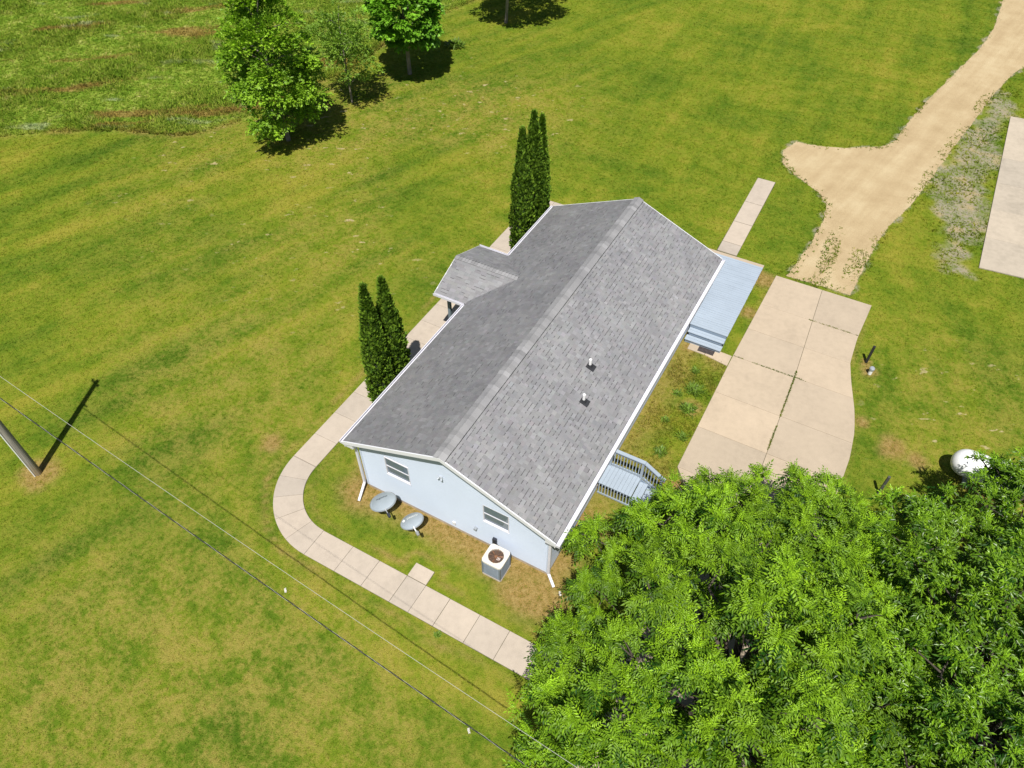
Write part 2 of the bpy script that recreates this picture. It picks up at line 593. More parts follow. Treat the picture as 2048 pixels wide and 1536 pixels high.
M_CONC = concrete('driveway_concrete', (.425, .350, .262))
M_WALK = concrete('walkway_concrete', (.425, .368, .305))
M_APRON = concrete('apron_concrete', (.42, .365, .29), .14)
M_JOINT = plain('joint_soil', (.085, .085, .035), .95, .5, 2.5, 30)


def slab(poly, parent, mat, z1, gap=.006, name='slab'):
    """one concrete slab, outline pulled in by the joint"""
    P = [Vector((x, y, 0)) for x, y in poly]
    c = sum(P, Vector())/len(P)
    q = []
    n = len(P)
    area = sum(P[i].x*P[(i+1) % n].y-P[(i+1) % n].x*P[i].y for i in range(n))
    if area < 0:
        P = P[::-1]
    for i in range(n):
        e1 = (P[i]-P[i-1]).normalized()
        e2 = (P[(i+1) % n]-P[i]).normalized()
        n1 = Vector((-e1.y, e1.x, 0))
        n2 = Vector((-e2.y, e2.x, 0))
        b = (n1+n2)
        d = b.length
        b = b/d if d > 1e-3 else n1
        k = min(2.0, 1/max(.3, b.dot(n1)))
        q.append(P[i]+b*gap*k)
    dz = random.uniform(-.004, .004)
    cz = Vector((c.x, c.y, 0))
    mb = MB().prism([((v-cz).x, (v-cz).y) for v in q], -.06, z1+dz)
    o = mb.build(name, mat, parent, loc=(c.x, c.y, 0), bevel=.008)
    return o


def base_sheet(name, poly, label, z=.006, shrink=0.0):
    me = bpy.data.meshes.new(name)
    me.from_pydata([(x, y, z) for x, y in poly], [], [tuple(range(len(poly)))])
    me.materials.append(M_JOINT)
    return tag(link(name, me), label, kind='structure')


def inset(poly, d):
    c = np.mean(poly, 0)
    return [tuple(np.array(p)+(c-np.array(p))*d) for p in poly]


# driveway: two columns of slabs, right edge swings in and out
drv = base_sheet('driveway', [(x, y) for x, y in DRIVE], 'pinkish concrete driveway of jointed slabs beside the house')


def edge_r(y):
    pr = [(19.02, 10.2), (18.2, 10.17), (16.6, 10.09), (14.95, 10.14), (13.9, 10.4), (12.4, 10.85), (11.3, 11.08), (10, 11.19), (8.2, 11.15), (6.5, 11.0), (-6, 11)]
    return float(np.interp(-y, [-a for a, b in pr], [b for a, b in pr]))


def edge_l(y):
    pr = [(19.05, 5.9), (12.6, 5.76), (6.5, 5.76), (5.6, 6.45), (-6, 6.62)]
    return float(np.interp(-y, [-a for a, b in pr], [b for a, b in pr]))


def mid_x(y):
    return float(np.interp(y, [-6, 8.3, 13.0, 19.0], [8.8, 8.45, 8.34, 8.02]))


rows = [19.03, 16.74, 14.91, 13.0, 10.7, 8.67, 6.5, 4.2, 2.0, -.3, -2.6, -4.9]
for a, b in zip(rows[:-1], rows[1:]):
    t = np.linspace(a, b, 6)
    slab([(edge_l(y), y) for y in t]+[(mid_x(y), y) for y in t[::-1]], drv, M_CONC, .042)
    slab([(mid_x(y), y) for y in t]+[(edge_r(y), y) for y in t[::-1]], drv, M_CONC, .042)
# short spur to the deck steps
slab([(4.72, 12.47), (5.745, 12.3), (5.745, 12.95), (4.72, 12.98)], drv, M_CONC, .038)
slab([(3.95, 12.48), (4.71, 12.47), (4.71, 12.98), (3.95, 12.99)], drv, M_CONC, .034)

# walkway that wraps round the house
wk = base_sheet('walkway', inset(WALK, 0.0), 'pale concrete walkway curving round the gable end of the house')
yy = np.arange(19.35, 0.05, -1.205)
for a, b in zip(yy[:-1], yy[1:]):
    slab([(-6.85, a), (-5.8, a), (-5.8, b), (-6.85, b)], wk, M_WALK, .04)
last = float(yy[-1])
slab([(-6.85, last), (-5.8, last), (-5.8, .05), (-6.85, .05)], wk, M_WALK, .04)
ang = np.linspace(math.pi, 1.5*math.pi, 6)
for a, b in zip(ang[:-1], ang[1:]):
    t = np.linspace(a, b, 5)
    slab([(WALK_C[0]+1.95*math.cos(q), WALK_C[1]+1.95*math.sin(q)) for q in t]+[(WALK_C[0]+3.0*math.cos(q), WALK_C[1]+3.0*math.sin(q)) for q in t[::-1]], wk, M_WALK, .04)
jx = [-3.85, -2.59, -1.5, -.39, .34, 1.27, 2.38, 3.45, 4.5, 5.55, 6.6]
for a, b in zip(jx[:-1], jx[1:]):
    slab([(a, -2.95), (b, -2.95), (b, -1.91), (a, -1.91)], wk, M_WALK, .04)
slab([(-.4, -1.9), (.33, -1.9), (.32, -1.37), (-.4, -1.37)], wk, M_WALK, .04)
for a, b in ((-5.8, -4.65), (-4.65, -3.5)):
    slab([(a, 18.3), (b, 18.3), (b, 19.35), (a, 19.35)], wk, M_WALK, .04)

w2 = base_sheet('back_walkway', WALK2, 'narrow straight concrete strip leading away from the far deck corner')
for a, b in zip([26.7, 24.2, 22.25, 20.4], [24.2, 22.25, 20.4, 19.55]):
    f = lambda y: (np.interp(y, [19.5, 26.7], [2.87, 2.75]), np.interp(y, [19.5, 26.7], [3.86, 3.73]))
    slab([(f(a)[0], a), (f(b)[0], b), (f(b)[1], b), (f(a)[1], a)], w2, M_WALK, .045, .02)
bp = base_sheet('deck_pad', BPAD, 'concrete pad under the far end of the blue-grey deck')
slab(BPAD, bp, M_CONC, .07, .004)
gp = base_sheet('garage_apron', GPAD, 'wide grey concrete apron at the right edge of the picture')
gy = [(40.5, 41.2), (37.9, 38.4), (35.2, 35.7), (32.35, 32.9), (29.6, 30.2), (26.87, 27.5), (24.2, 24.9)]
for (a, a2), (b, b2) in zip(gy[:-1], gy[1:]):
    slab([(14.05, a), (14.05, b), (18.0, (b+b2)/2), (18.0, (a+a2)/2)], gp, M_APRON, .06, .006)
    slab([(18.0, (a+a2)/2), (18.0, (b+b2)/2), (22, b2), (22, a2)], gp, M_APRON, .06, .006)
stp = base_sheet('porch_stoop', STOOP, 'concrete stoop below the small gabled porch roof')
slab([(-5.78, 7.92), (-3.64, 7.92), (-3.64, 9.5), (-5.78, 9.5)], stp, M_WALK, .055)
slab([(-5.78, 9.5), (-3.64, 9.5), (-3.64, 11.08), (-5.78, 11.08)], stp, M_WALK, .055)

# ------------------------------------------------------------------ house
M_SIDING = plain('blue_vinyl_siding', (.52, .59, .715), .42, .035, .8, 12, spec=.4)
M_TRIM = plain('white_trim', (.68, .69, .73), .4, .03, 1.2, 15)
M_GUTTER = plain('white_gutter', (.62, .62, .68), .4, .05, 1.5, 12)
M_FOUND = plain('foundation_block', (.40, .33, .25), .9, .2, 2, 20, bmp=.4)
M_DARKP = plain('dark_flashing', (.028, .029, .034), .6, .2, 6, 30)
M_PVC = plain('white_pvc', (.80, .80, .80), .35, .04, 4, 30)
M_BOX = plain('grey_utility_box', (.30, .33, .37), .5, .15, 6, 30)
M_FLOOD = plain('floodlight_grey', (.40, .44, .49), .5, .08, 6, 30)
M_DARKC = plain('dark_conduit', (.03, .035, .05), .5, .2, 6, 30)
M_SOFFIT = plain('soffit_white', (.72, .73, .75), .6, .04, 2, 20)
M_DOOR = plain('white_door', (.72, .74, .76), .4, .04, 2, 20)
M_POSTB = plain('blue_grey_post', (.17, .215, .25), .5, .08, 3, 25)

# shingles: tone comes from a per-shingle attribute
m, nt, bs = newmat('asphalt_shingle')
p = posn(nt)
tone = attr(nt, 'tone', 'Color')
g = noise(nt, p, 120, 2, .7)
bl = noise(nt, p, .8, 5, .6)
c = mixc(nt, 1, tone, ramp(nt, g, [(.25, (.74, .74, .74)), (.75, (1.25, 1.25, 1.25))]), 'MULTIPLY')
c = mixc(nt, 1, c, ramp(nt, bl, [(.3, (.86, .86, .87)), (.7, (1.12, 1.12, 1.1))]), 'MULTIPLY')
nt.links.new(c, bs.inputs['Base Color'])
bs.inputs['Roughness'].default_value = .6
bs.inputs['Specular IOR Level'].default_value = .5
bump(nt, bs, g, .5, .006)
M_SHING = m
M_DECKING = plain('roof_underlay', (.05, .05, .055), .9, .2)

glass, nt, bs = newmat('window_glass')
bs.inputs['Base Color'].default_value = (.115, .155, .20, 1)
bs.inputs['Roughness'].default_value = .06
bs.inputs['Specular IOR Level'].default_value = .7
M_GLASS = glass
M_BLIND = plain('window_blind', (.24, .28, .33), .8, .05, 2, 20)

HZ, SL = 4.45, .42          # ridge height, slope
EX = 3.94                   # roof edge
L0, L1 = 0.0, 15.35
house = empty('house', (0, 0, 0), 'long single storey pale blue house with a grey shingle gable roof', 'house')


def rz(x):
    return HZ-SL*abs(x)


# walls: a closed core behind the boards
mb = MB().prism_y([(-wx+.03, .16), (wx-.03, .16), (wx-.03, rz(wx)-.13), (0, HZ-.13), (-wx+.03, rz(wx)-.13)], .46, 14.88)
wall = mb.build('wall', M_SIDING, house)
MB().box(-wx+.01, wx-.01, .35, 14.99, -.1, .2).build('foundation', M_FOUND, house)

# lap siding, one object per board
EXPO = .112


def gable_boards(y_out, sgn, openings):
    z = .19
    while z < HZ-.25:
        z1 = z+EXPO
        zt = min(z1, HZ-.16)
        hw0 = min(wx, (HZ-.14-z)/SL)
        hw1 = min(wx, (HZ-.14-zt)/SL)
        segs = [(-1, 1)]
        spans = []
        xs_ = [(-hw0, -hw1, hw0, hw1)]
        cuts = [(a, b) for a, b, c0, c1 in openings if z1 > c0+.01 and z < c1-.01]
        cuts.sort()
        edges = []
        cur0, cur1 = -hw0, -hw1
        for a, b in cuts:
            edges.append((cur0, cur1, a, a))
            cur0 = cur1 = b
        edges.append((cur0, cur1, hw0, hw1))
        mb = MB()
        for a0, a1, b0, b1 in edges:
            if b0-a0 < .02:
                continue
            yo, yi = y_out-sgn*.022, y_out+sgn*.03
            yt = y_out+sgn*.0
            vs = [(a0, yo, z), (b0, yo, z), (b1, yt, zt), (a1, yt, zt), (a0, yi, z), (b0, yi, z), (b1, yi, zt), (a1, yi, zt)]
            mb.add(vs, [(0, 1, 2, 3), (0, 4, 5, 1), (1, 5, 6, 2), (3, 2, 6, 7), (0, 3, 7, 4)])
        mb.build('siding_board', M_SIDING, house)
        z = z1


OPEN = [(-2.56, -1.59, 1.52, 2.46), (1.23, 2.18, 1.50, 2.44)]
gable_boards(.345, 1, OPEN)
gable_boards(14.995, -1, [])
for sx in (-1, 1):
    z = .19
    while z < 2.46:
        mb = MB()
        xo, xt, xi = sx*(wx+.012), sx*wx, sx*(wx-.03)
        zt = min(z+EXPO, 2.5)
        doors = [(8.95, 10.05)] if sx < 0 else [(4.1, 5.0), (13.6, 14.5)]
        cur = .36
        for a, b in doors+[(14.98, 15)]:
            vs = [(xo, cur, z), (xo, a, z), (xt, a, zt), (xt, cur, zt), (xi, cur, z), (xi, a, z), (xi, a, zt), (xi, cur, zt)]
            mb.add(vs, [(0, 1, 2, 3), (0, 4, 5, 1), (3, 2, 6, 7), (0, 3, 7, 4), (1, 5, 6, 2)])
            cur = b
        mb.build('siding_board', M_SIDING, house)
        z += EXPO
for sx in (-1, 1):
    for y0, y1 in ((.318, .43), (14.92, 15.02)):
        MB().box(sx*(wx-.06), sx*(wx+.022), y0, y1, .17, 2.52).build('corner_trim', M_SIDING, house)

# windows in the near gable
for x0, x1, z0, z1 in OPEN:
    win = MB().box(x0+.05, x1-.05, .425, .44, z0+.05, z1-.05).build('window', M_BLIND, house)
    fr = MB()
    t = .03
    yb, yf = .46, .322
    fr.box(x0, x1, yf, yb, z0, z0+t).box(x0, x1, yf, yb, z1-t, z1)
    fr.box(x0, x0+t, yf, yb, z0+t, z1-t).box(x1-t, x1, yf, yb, z0+t, z1-t)
    fr.build('frame', M_GUTTER, win)
    zm = (z0+z1)/2
    MB().box(x0+t, x1-t, .335, .372, zm-.018, zm+.018).build('meeting_rail', M_GUTTER, win)
    MB().box(x0+t, x1-t, .352, .357, zm+.018, z1-t).build('pane', M_GLASS, win)
    MB().box(x0+t, x1-t, .372, .377, z0+t, zm-.018).build('pane', M_GLASS, win)
    MB().box(x0-.015, x1+.015, .305, .34, z0-.022, z0-.002).build('sill', M_GUTTER, win)
# doors
for sx, y0, y1, zb in ((-1, 8.97, 10.03, .2), (1, 4.12, 4.98, .5), (1, 13.62, 14.48, .5)):
    d = MB().box(sx*(wx-.04), sx*(wx+.01), y0+.05, y1-.05, zb, 2.2).build('door', M_DOOR, house)
    MB().box(sx*(wx-.05), sx*(wx+.03), y0, y0+.05, zb, 2.25).box(sx*(wx-.05), sx*(wx+.03), y1-.05, y1, zb, 2.25).box(sx*(wx-.05), sx*(wx+.03), y0, y1, 2.2, 2.28).build('door_frame', M_TRIM, d)
    MB().tube([(sx*(wx+.01), y0+.13, 1.1+zb*.4), (sx*(wx+.07), y0+.13, 1.1+zb*.4)], .025, 8).build('door_handle', M_BOX, d)
# small fittings on the gable
MB().box(-.33, -.22, .27, .335, 2.84, 2.94).tube([(-.31, .27, 2.9), (-.35, .21, 2.87)], .03, 8).tube([(-.23, .27, 2.9), (-.19, .2, 2.87)], .03, 8).build('floodlight', M_FLOOD, house)
MB().box(.0, .11, .28, .335, .38, .52).build('outlet_cover', M_TRIM, house)
v = MB().tube([(.93, .335, .84), (.93, .22, .84)], .055, 10).build('dryer_vent', M_BOX, house)
MB().box(1.58, 1.72, .24, .335, .42, .78).tube([(1.65, .28, .42), (1.65, .28, .05)], .025, 8).tube([(1.69, .28, .5), (1.84, .2, .62), (1.84, .1, .5)], .016, 8).build('disconnect_box', M_DARKC, house)

# roof deck
roof = MB().prism_y([(-EX, rz(EX)-.015), (0, HZ-.02), (EX, rz(EX)-.015), (EX, rz(EX)-.06), (0, HZ-.09), (-EX, rz(EX)-.06)], L0+.02, L1-.02).build('roof', M_DECKING, house)
# soffits, fascias, rake boards
for sx in (-1, 1):
    s = MB()
    s.box(sx*wx, sx*(EX-.05), L0+.03, L1-.03, 2.52, 2.545)
    s.build('soffit', M_SOFFIT, house)
    MB().box(sx*(EX-.05), sx*(EX-.015), L0+.02, L1-.02, 2.51, 2.735).build('fascia', M_TRIM, house)
    # eave return boxes on both gables
    for ya, yb in ((L0+.03, .33), (15.01, L1-.03)):
        MB().prism_y([(sx*(wx-.02), 2.53), (sx*(EX-.03), 2.53), (sx*(EX-.03), 2.72), (sx*(wx-.02), 2.86)], ya, yb).build('eave_return', M_TRIM, house)
    for ya, yb in ((L0-.012, L0+.028), (L1-.028, L1+.012)):
        MB().add([(sx*x, y, z) for y in (ya, yb) for x, z in ((EX, rz(EX)-.005), (0, HZ-.005), (0, HZ-.17), (EX, rz(EX)-.165))],
                 [(0, 1, 2, 3), (4, 7, 6, 5), (0, 4, 5, 1), (1, 5, 6, 2), (2, 6, 7, 3), (3, 7, 4, 0)]).build('rake_board', M_TRIM, house)


def gutter(x_in, sx, y0, y1, z):
    g = MB()
    xo = x_in+sx*.15
    zb = z-.105
    g.box(min(x_in, xo), max(x_in, xo), y0, y1, zb, zb+.012)
    a, b = xo-sx*.012, xo
    g.box(min(a, b), max(a, b), y0, y1, zb+.012, z)
    g.box(min(xo, xo-sx*.028), max(xo, xo-sx*.028), y0, y1, z, z+.01)
    a, b = x_in, x_in+sx*.01
    g.box(min(a, b), max(a, b), y0, y1, zb+.012, z+.012)
    for ya, yb in ((y0, y0+.01), (y1-.01, y1)):
        g.box(min(x_in+sx*.01, xo-sx*.012), max(x_in+sx*.01, xo-sx*.012), ya, yb, zb+.012, z)
    return g


gutter(EX-.012, 1, L0-.01, L1+.01, 2.755).build('gutter', M_GUTTER, house)
gutter(-EX+.012, -1, L0-.01, 7.72, 2.755).build('gutter', M_GUTTER, house)
gutter(-EX+.012, -1, 11.32, L1+.01, 2.755).build('gutter', M_GUTTER, house)
# downspouts at the two near corners, with kick-outs on the grass
MB().bar((-4.02, .3, 2.64), (-3.73, .27, 2.42), .08, .06).bar((-3.70, .27, 2.42), (-3.70, .27, .26), .085, .065, (0, 1, 0)).bar((-3.70, .27, .28), (-3.5, -.38, .08), .085, .065).build('downspout', M_GUTTER, house)
MB().bar((4.02, .3, 2.64), (3.70, .27, 2.42), .08, .06).bar((3.66, .27, 2.42), (3.66, .27, .24), .085, .065, (0, 1, 0)).bar((3.66, .27, .26), (3.98, .02, .09), .085, .065).build('downspout', M_GUTTER, house)


# shingles -----------------------------------------------------------
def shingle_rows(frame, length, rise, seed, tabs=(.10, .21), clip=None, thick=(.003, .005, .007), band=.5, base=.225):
    """frame: origin (eave, start), along, upslope, normal vectors -> list of (verts(8), tone, is_tab)
    laminated shingles: tabs of uneven width and thickness, many with a dark granule band that also paints in the shade under the butt"""
    r = np.random.default_rng(seed)
    O, A, U_, Nn = [np.array(q, float) for q in frame]
    out = []
    course = .142

    def piece(a_, b_, s0, s1, h0, h1, d, tone, tab):
        out.append((np.array([O+A*q+U_*t+Nn*h for q, t, h in ((a_, s0, h0-d), (b_, s0, h0-d), (a_, s0, h0), (b_, s0, h0), (a_, s1, h1-d), (b_, s1, h1-d), (a_, s1, h1), (b_, s1, h1))]), tone, tab))
    s = 0.0
    while s < rise-.05:
        a = -r.uniform(0, .2)
        while a < length:
            b = a+r.uniform(*tabs)
            a_, b_ = max(a, 0), min(b, length)
            if b_-a_ > .02 and (clip is None or clip(a_, b_, s)):
                th = r.choice(thick)
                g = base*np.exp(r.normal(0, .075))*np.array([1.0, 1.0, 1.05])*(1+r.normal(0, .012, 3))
                piece(a_+.001, b_-.001, s-.004, min(s+course+.03, rise), th, .0, .005, g, True)
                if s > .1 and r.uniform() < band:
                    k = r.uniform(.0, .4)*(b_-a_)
                    piece(a_+k, b_-.004, s-.030, s-.003, .0022, .0030, .002, g*.42, False)  # dark strip: the butt's shadow line put into the colour
            a = b
        s += course
    return out


SF = [(6, 7, 3, 2), (2, 3, 1, 0), (4, 6, 2, 0), (3, 7, 5, 1)]


def join_shingles(lst, name, parent):
    n = len(lst)
    Vv = np.concatenate([q[0] for q in lst])
    Cc = np.repeat(np.array([q[1] for q in lst]), 8, 0)
    Ff = (np.array(SF)[None]+8*np.arange(n)[:, None, None]).reshape(-1, 4)
    o = link(name, mesh_np(name, Vv, Ff, M_SHING, colors=Cc), parent)
    return o


th_ = math.atan(SL)
rise = EX/math.cos(th_)-.02
fr_r = ((EX, L0+.03, rz(EX)), (0, 1, 0), (-math.cos(th_), 0, math.sin(th_)), (math.sin(th_), 0, math.cos(th_)))
fr_l = ((-EX, L0+.03, rz(EX)), (0, 1, 0), (math.cos(th_), 0, math.sin(th_)), (-math.sin(th_), 0, math.cos(th_)))
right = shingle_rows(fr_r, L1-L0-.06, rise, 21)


def porch_clip(a, b, s):
    # leave out what the porch roof covers
    x = -EX+math.cos(th_)*s
    y = (a+b)/2+L0+.03
    zt = PZ-PSL*abs(y-PY0)
    return not (abs(y-PY0) < 1.6 and zt > rz(x)+.10 and x < -2.7)


PY0, PHW, PSL = 9.52, 1.72, .375
PZ = 2.745+PSL*PHW
PX0 = -5.42
left = shingle_rows(fr_l, L1-L0-.06, rise, 22, clip=porch_clip, thick=(.003, .004, .005), band=.12, base=.17)  # same shingles, darker base: the slope's dimmer light is painted in
near = sorted(right, key=lambda q: np.linalg.norm(q[0].mean(0)-np.array([4, 0, 3])))
single = [q for q in near if q[2]][:300]
ids = {id(q) for q in single}
rest = [q for q in near if id(q) not in ids]
for q, c, _ in single:
    ctr = q[4:].mean(0)*0+q.mean(0)
    me = mesh_np('shingle', q-ctr, np.array(SF), M_SHING, colors=np.repeat(c[None], 8, 0))
    link('shingle', me, roof, tuple(ctr))
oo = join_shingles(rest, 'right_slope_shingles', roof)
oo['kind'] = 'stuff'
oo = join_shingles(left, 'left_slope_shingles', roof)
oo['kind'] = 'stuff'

# ridge vent and cap shingles
rv = MB().prism_y([(-.19, HZ-SL*.19), (-.19, HZ-SL*.19+.035), (0, HZ+.035), (.195, HZ-SL*.195+.03), (.20, HZ-SL*.20)], L0+.03, L1-.03).build('ridge_vent', M_DARKP, roof)


def cap_meshes(n, hw, slope, exp_, seed):
    r = np.random.default_rng(seed)
    res = []
    for i in range(n):
        g = .235*math.exp(r.normal(0, .08))
        h = .016
        vs = []
        for y, lift in ((0, .030), (-exp_-.05, .001)):
            for x, z in ((-hw, -slope*hw), (-hw*.35, -slope*hw*.35-.004), (0, 0), (hw*.35, -slope*hw*.35-.004), (hw, -slope*hw)):
                vs.append((x, y, z+lift))
        vs += [(x, y, z-h) for x, y, z in vs[:5]]
        vs += [(vs[0][0], -exp_-.05, vs[5][2]-h), (vs[4][0], -exp_-.05, vs[9][2]-h)]
        f = [(0, 1, 6, 5), (1, 2, 7, 6), (2, 3, 8, 7), (3, 4, 9, 8), (10, 11, 1, 0), (11, 12, 2, 1), (12, 13, 3, 2), (13, 14, 4, 3), (10, 0, 5, 15), (4, 14, 16, 9)]
        me = mesh_np('ridge_cap', np.array(vs), np.array(f), M_SHING, colors=np.tile(np.array([[g, g, g*1.04]]), (len(vs), 1)))
        res.append(me)
    return res


caps = cap_meshes(9, .205, SL, .18, 3)
y = L0+.2
k = 0
while y < L1:
    link('ridge_cap', caps[random.randrange(9)], roof, (random.uniform(-.004, .004), y, HZ+.056))
    y += .18

# vent pipes
for x, y in ((2.02, 6.33), (2.46, 4.93)):
    z = rz(x)
    pipe = MB().tube([(x, y, z-.1), (x, y, z+.34)], .052, 14).build('vent_pipe', M_PVC, house, smooth=False)
    fl = MB()
    A = Vector((0, 1, 0))
    Uv = Vector((-math.cos(th_), 0, math.sin(th_)))
    Nv = Vector((math.sin(th_), 0, math.cos(th_)))
    c0 = Vector((x, y, z))
    vs = [c0+A*a+Uv*u+Nv*h for h in (-.01, .028) for a, u in ((-.14, -.2), (.14, -.2), (.14, .12), (-.14, .12))]
    fl.add(vs, [(0, 1, 2, 3), (4, 7, 6, 5), (0, 4, 5, 1), (1, 5, 6, 2), (2, 6, 7, 3), (3, 7, 4, 0)])
    fl.tube([(x, y, z), (x, y, z+.10)], [.1, .062], 14)
    fl.build('flashing', M_DARKP, pipe)

# porch: gable roof over the front door
pr = MB()
xi = -1.5
zi = lambda x: rz(x)+.0
poly = [(PY0-PHW, 2.735), (PY0, PZ-.012), (PY0+PHW, 2.735), (PY0+PHW, 2.68), (PY0, PZ-.08), (PY0-PHW, 2.68)]
# each slope runs from the porch front back to the valley on the main roof
xr = -(HZ-PZ)/SL
for sy in (-1, 1):
    ye = PY0+sy*PHW
    vs = [(PX0, ye, 2.738), (PX0, PY0, PZ-.012), (xr, PY0, PZ-.012), (-EX-.08, ye, 2.738), (PX0, ye, 2.69), (PX0, PY0, PZ-.06), (xr, PY0, PZ-.06), (-EX-.08, ye, 2.69)]
    pr.add(vs, [(0, 1, 2, 3), (4, 7, 6, 5), (0, 4, 5, 1), (0, 3, 7, 4), (2, 6, 7, 3), (1, 5, 6, 2)])
porch = pr.build('porch_roof', M_DECKING, house)
pth = math.atan(PSL)
prise = PHW/math.cos(pth)-.02
allp = []
for sy in (-1, 1):
    frp = ((PX0+.0, PY0+sy*PHW, 2.745), (1, 0, 0), (0, -sy*math.cos(pth), math.sin(pth)), (0, sy*math.sin(pth), math.cos(pth)))

    def pclip(a, b, s):
        yv = PHW-math.cos(pth)*s
        zv = 2.745+PSL*(PHW-yv)
        return (PX0+(a+b)/2) < -(HZ-zv)/SL+.16
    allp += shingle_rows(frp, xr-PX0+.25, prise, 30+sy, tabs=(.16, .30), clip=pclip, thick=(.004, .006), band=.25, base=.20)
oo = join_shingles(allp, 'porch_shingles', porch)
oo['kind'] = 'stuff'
pc = cap_meshes(6, .15, PSL, .142, 9)
x = PX0+.17
while x < xr+.05:
    c_ = link('ridge_cap', pc[random.randrange(6)], porch, (x, PY0, PZ+.012))
    c_.rotation_euler = (0, 0, -math.pi/2)
    x += .142
for sy in (-1, 1):
    g = MB()
    ye = PY0+sy*PHW
    g.box(PX0-.02, -EX-.10, min(ye, ye+sy*.1), max(ye, ye+sy*.1), 2.645, 2.66)
    g.box(PX0-.02, -EX-.10, min(ye+sy*.088, ye+sy*.1), max(ye+sy*.088, ye+sy*.1), 2.66, 2.755)
    g.box(PX0-.02, -EX-.10, min(ye, ye+sy*.01), max(ye, ye+sy*.01), 2.66, 2.74)
    g.build('gutter', M_GUTTER, house)
    MB().add([(x_, PY0+sy*a, z_) for x_ in (PX0-.02, PX0+.02) for a, z_ in ((PHW, 2.74), (0, PZ-.005), (0, PZ-.16), (PHW, 2.58))],
             [(0, 1, 2, 3), (4, 7, 6, 5), (0, 4, 5, 1), (1, 5, 6, 2), (2, 6, 7, 3), (3, 7, 4, 0)]).build('rake_board', M_TRIM, house)
    MB().box(-5.07, -4.95, PY0+sy*1.36-.06, PY0+sy*1.36+.06, .055, 2.56).build('porch_post', M_POSTB, house)
MB().box(PX0+.03, -EX+.02, PY0-PHW+.02, PY0+PHW-.02, 2.56, 2.60).build('porch_ceiling', M_SOFFIT, house)
mb = MB()
mb.add([(x_, y_, z_) for x_ in (PX0+.06, PX0+.1) for y_, z_ in ((PY0-PHW+.1, 2.60), (PY0+PHW-.1, 2.60), (PY0, PZ-.1))], [(0, 1, 2), (3, 5, 4), (0, 3, 4, 1), (1, 4, 5, 2), (2, 5, 3, 0)])
mb.build('porch_gable', M_SIDING, house)

# ------------------------------------------------------------------ decks
M_DECK = plain('blue_grey_deck_paint', (.325, .385, .46), .55, .06, 1.2, 18)
M_RISER = plain('deck_frame_paint', (.22, .28, .36), .6, .08, 1.5, 18)

deck = empty('porch_deck', (4.45, 16, 0), 'long low pale blue plank deck with steps at the far right house corner', 'deck')


def part(mb, name, mat, parent, bevel=0):
    o = mb.build(name, mat, None, bevel=bevel)
    o.parent = parent
    o.matrix_parent_inverse = Matrix.Translation(-Vector(parent.location))
    return o


y = 13.42
while y < 18.55:
    part(MB().box(3.64 if y < 15.1 else 2.5, 5.28+random.uniform(-.006, .006), y+.0045, y+.1355, .515, .55+random.uniform(-.003, .003)), 'board', M_DECK, deck)
    y += .14
part(MB().box(3.66, 5.24, 13.44, 13.48, .06, .512).box(5.2, 5.24, 13.48, 18.5, .2, .512).box(2.55, 5.2, 18.44, 18.5, .2, .512), 'skirt', M_RISER, deck)
for px in (3.8, 5.1):
    for py in (13.6, 16.0, 18.3):
        part(MB().box(px-.05, px+.05, py-.05, py+.05, -.05, .513), 'post', M_RISER, deck)
for yt, zt in ((13.13, .37), (12.83, .19)):
    part(MB().box(3.68, 5.25, yt-.015, yt+.135, zt-.035, zt), 'tread', M_DECK, deck)
    part(MB().box(3.68, 5.25, yt+.145, yt+.295, zt-.035, zt+.001), 'tread', M_DECK, deck)
    part(MB().box(3.70, 5.23, yt+.02, yt+.045, zt-.19, zt-.037), 'riser', M_RISER, deck)
part(MB().box(3.70, 3.74, 12.86, 13.43, .0, .15).box(5.19, 5.23, 12.86, 13.43, .0, .15).box(3.70, 3.74, 13.15, 13.43, .152, .33).box(5.19, 5.23, 13.15, 13.43, .152, .33), 'stringer', M_RISER, deck)

ld = empty('stair_landing', (4.4, 4.55, 0), 'small pale blue stair landing with baluster railings at the side door, half under the tree', 'deck')
x = 3.64
while x < 4.85:
    part(MB().box(x+.003, min(x+.137, 4.88), 4.08, 5.0, .565, .6), 'board', M_DECK, ld)
    x += .14
part(MB().box(3.66, 4.84, 4.16, 4.18, .42, .562).box(3.66, 4.84, 4.90, 4.93, .3, .562).box(4.81, 4.84, 4.13, 4.95, .3, .562), 'skirt', M_RISER, ld)
for x0, zt in ((4.88, .405), (5.17, .21)):
    part(MB().box(x0+.004, x0+.145, 4.08, 5.0, zt-.035, zt), 'tread', M_DECK, ld)
    part(MB().box(x0+.15, x0+.30, 4.08, 5.0, zt-.035, zt+.001), 'tread', M_DECK, ld)
yr = 4.98
for px_, zt in ((3.705, 1.48), (4.875, 1.48), (5.605, 1.02)):
    part(MB().box(px_-.045, px_+.045, yr-.045, yr+.045, -.05, zt), 'post', M_DECK, ld)
part(MB().box(3.64, 4.94, yr-.07, yr+.07, 1.482, 1.52), 'top_rail', M_DECK, ld)
part(MB().bar((4.94, yr, 1.49), (5.72, yr, .99), .14, .038), 'top_rail', M_DECK, ld)
part(MB().bar((3.76, yr, 1.40), (4.82, yr, 1.40), .035, .08).bar((3.76, yr, .70), (4.82, yr, .70), .035, .08), 'side_rail', M_DECK, ld)
part(MB().bar((4.93, yr, 1.39), (5.55, yr, .99), .035, .07).bar((4.93, yr, .66), (5.55, yr, .27), .035, .07), 'side_rail', M_DECK, ld)
for k in range(9):
    bx = 3.84+k*.115
    part(MB().box(bx-.017, bx+.017, yr-.034, yr-.018, .66, 1.44), 'baluster', M_DECK, ld)
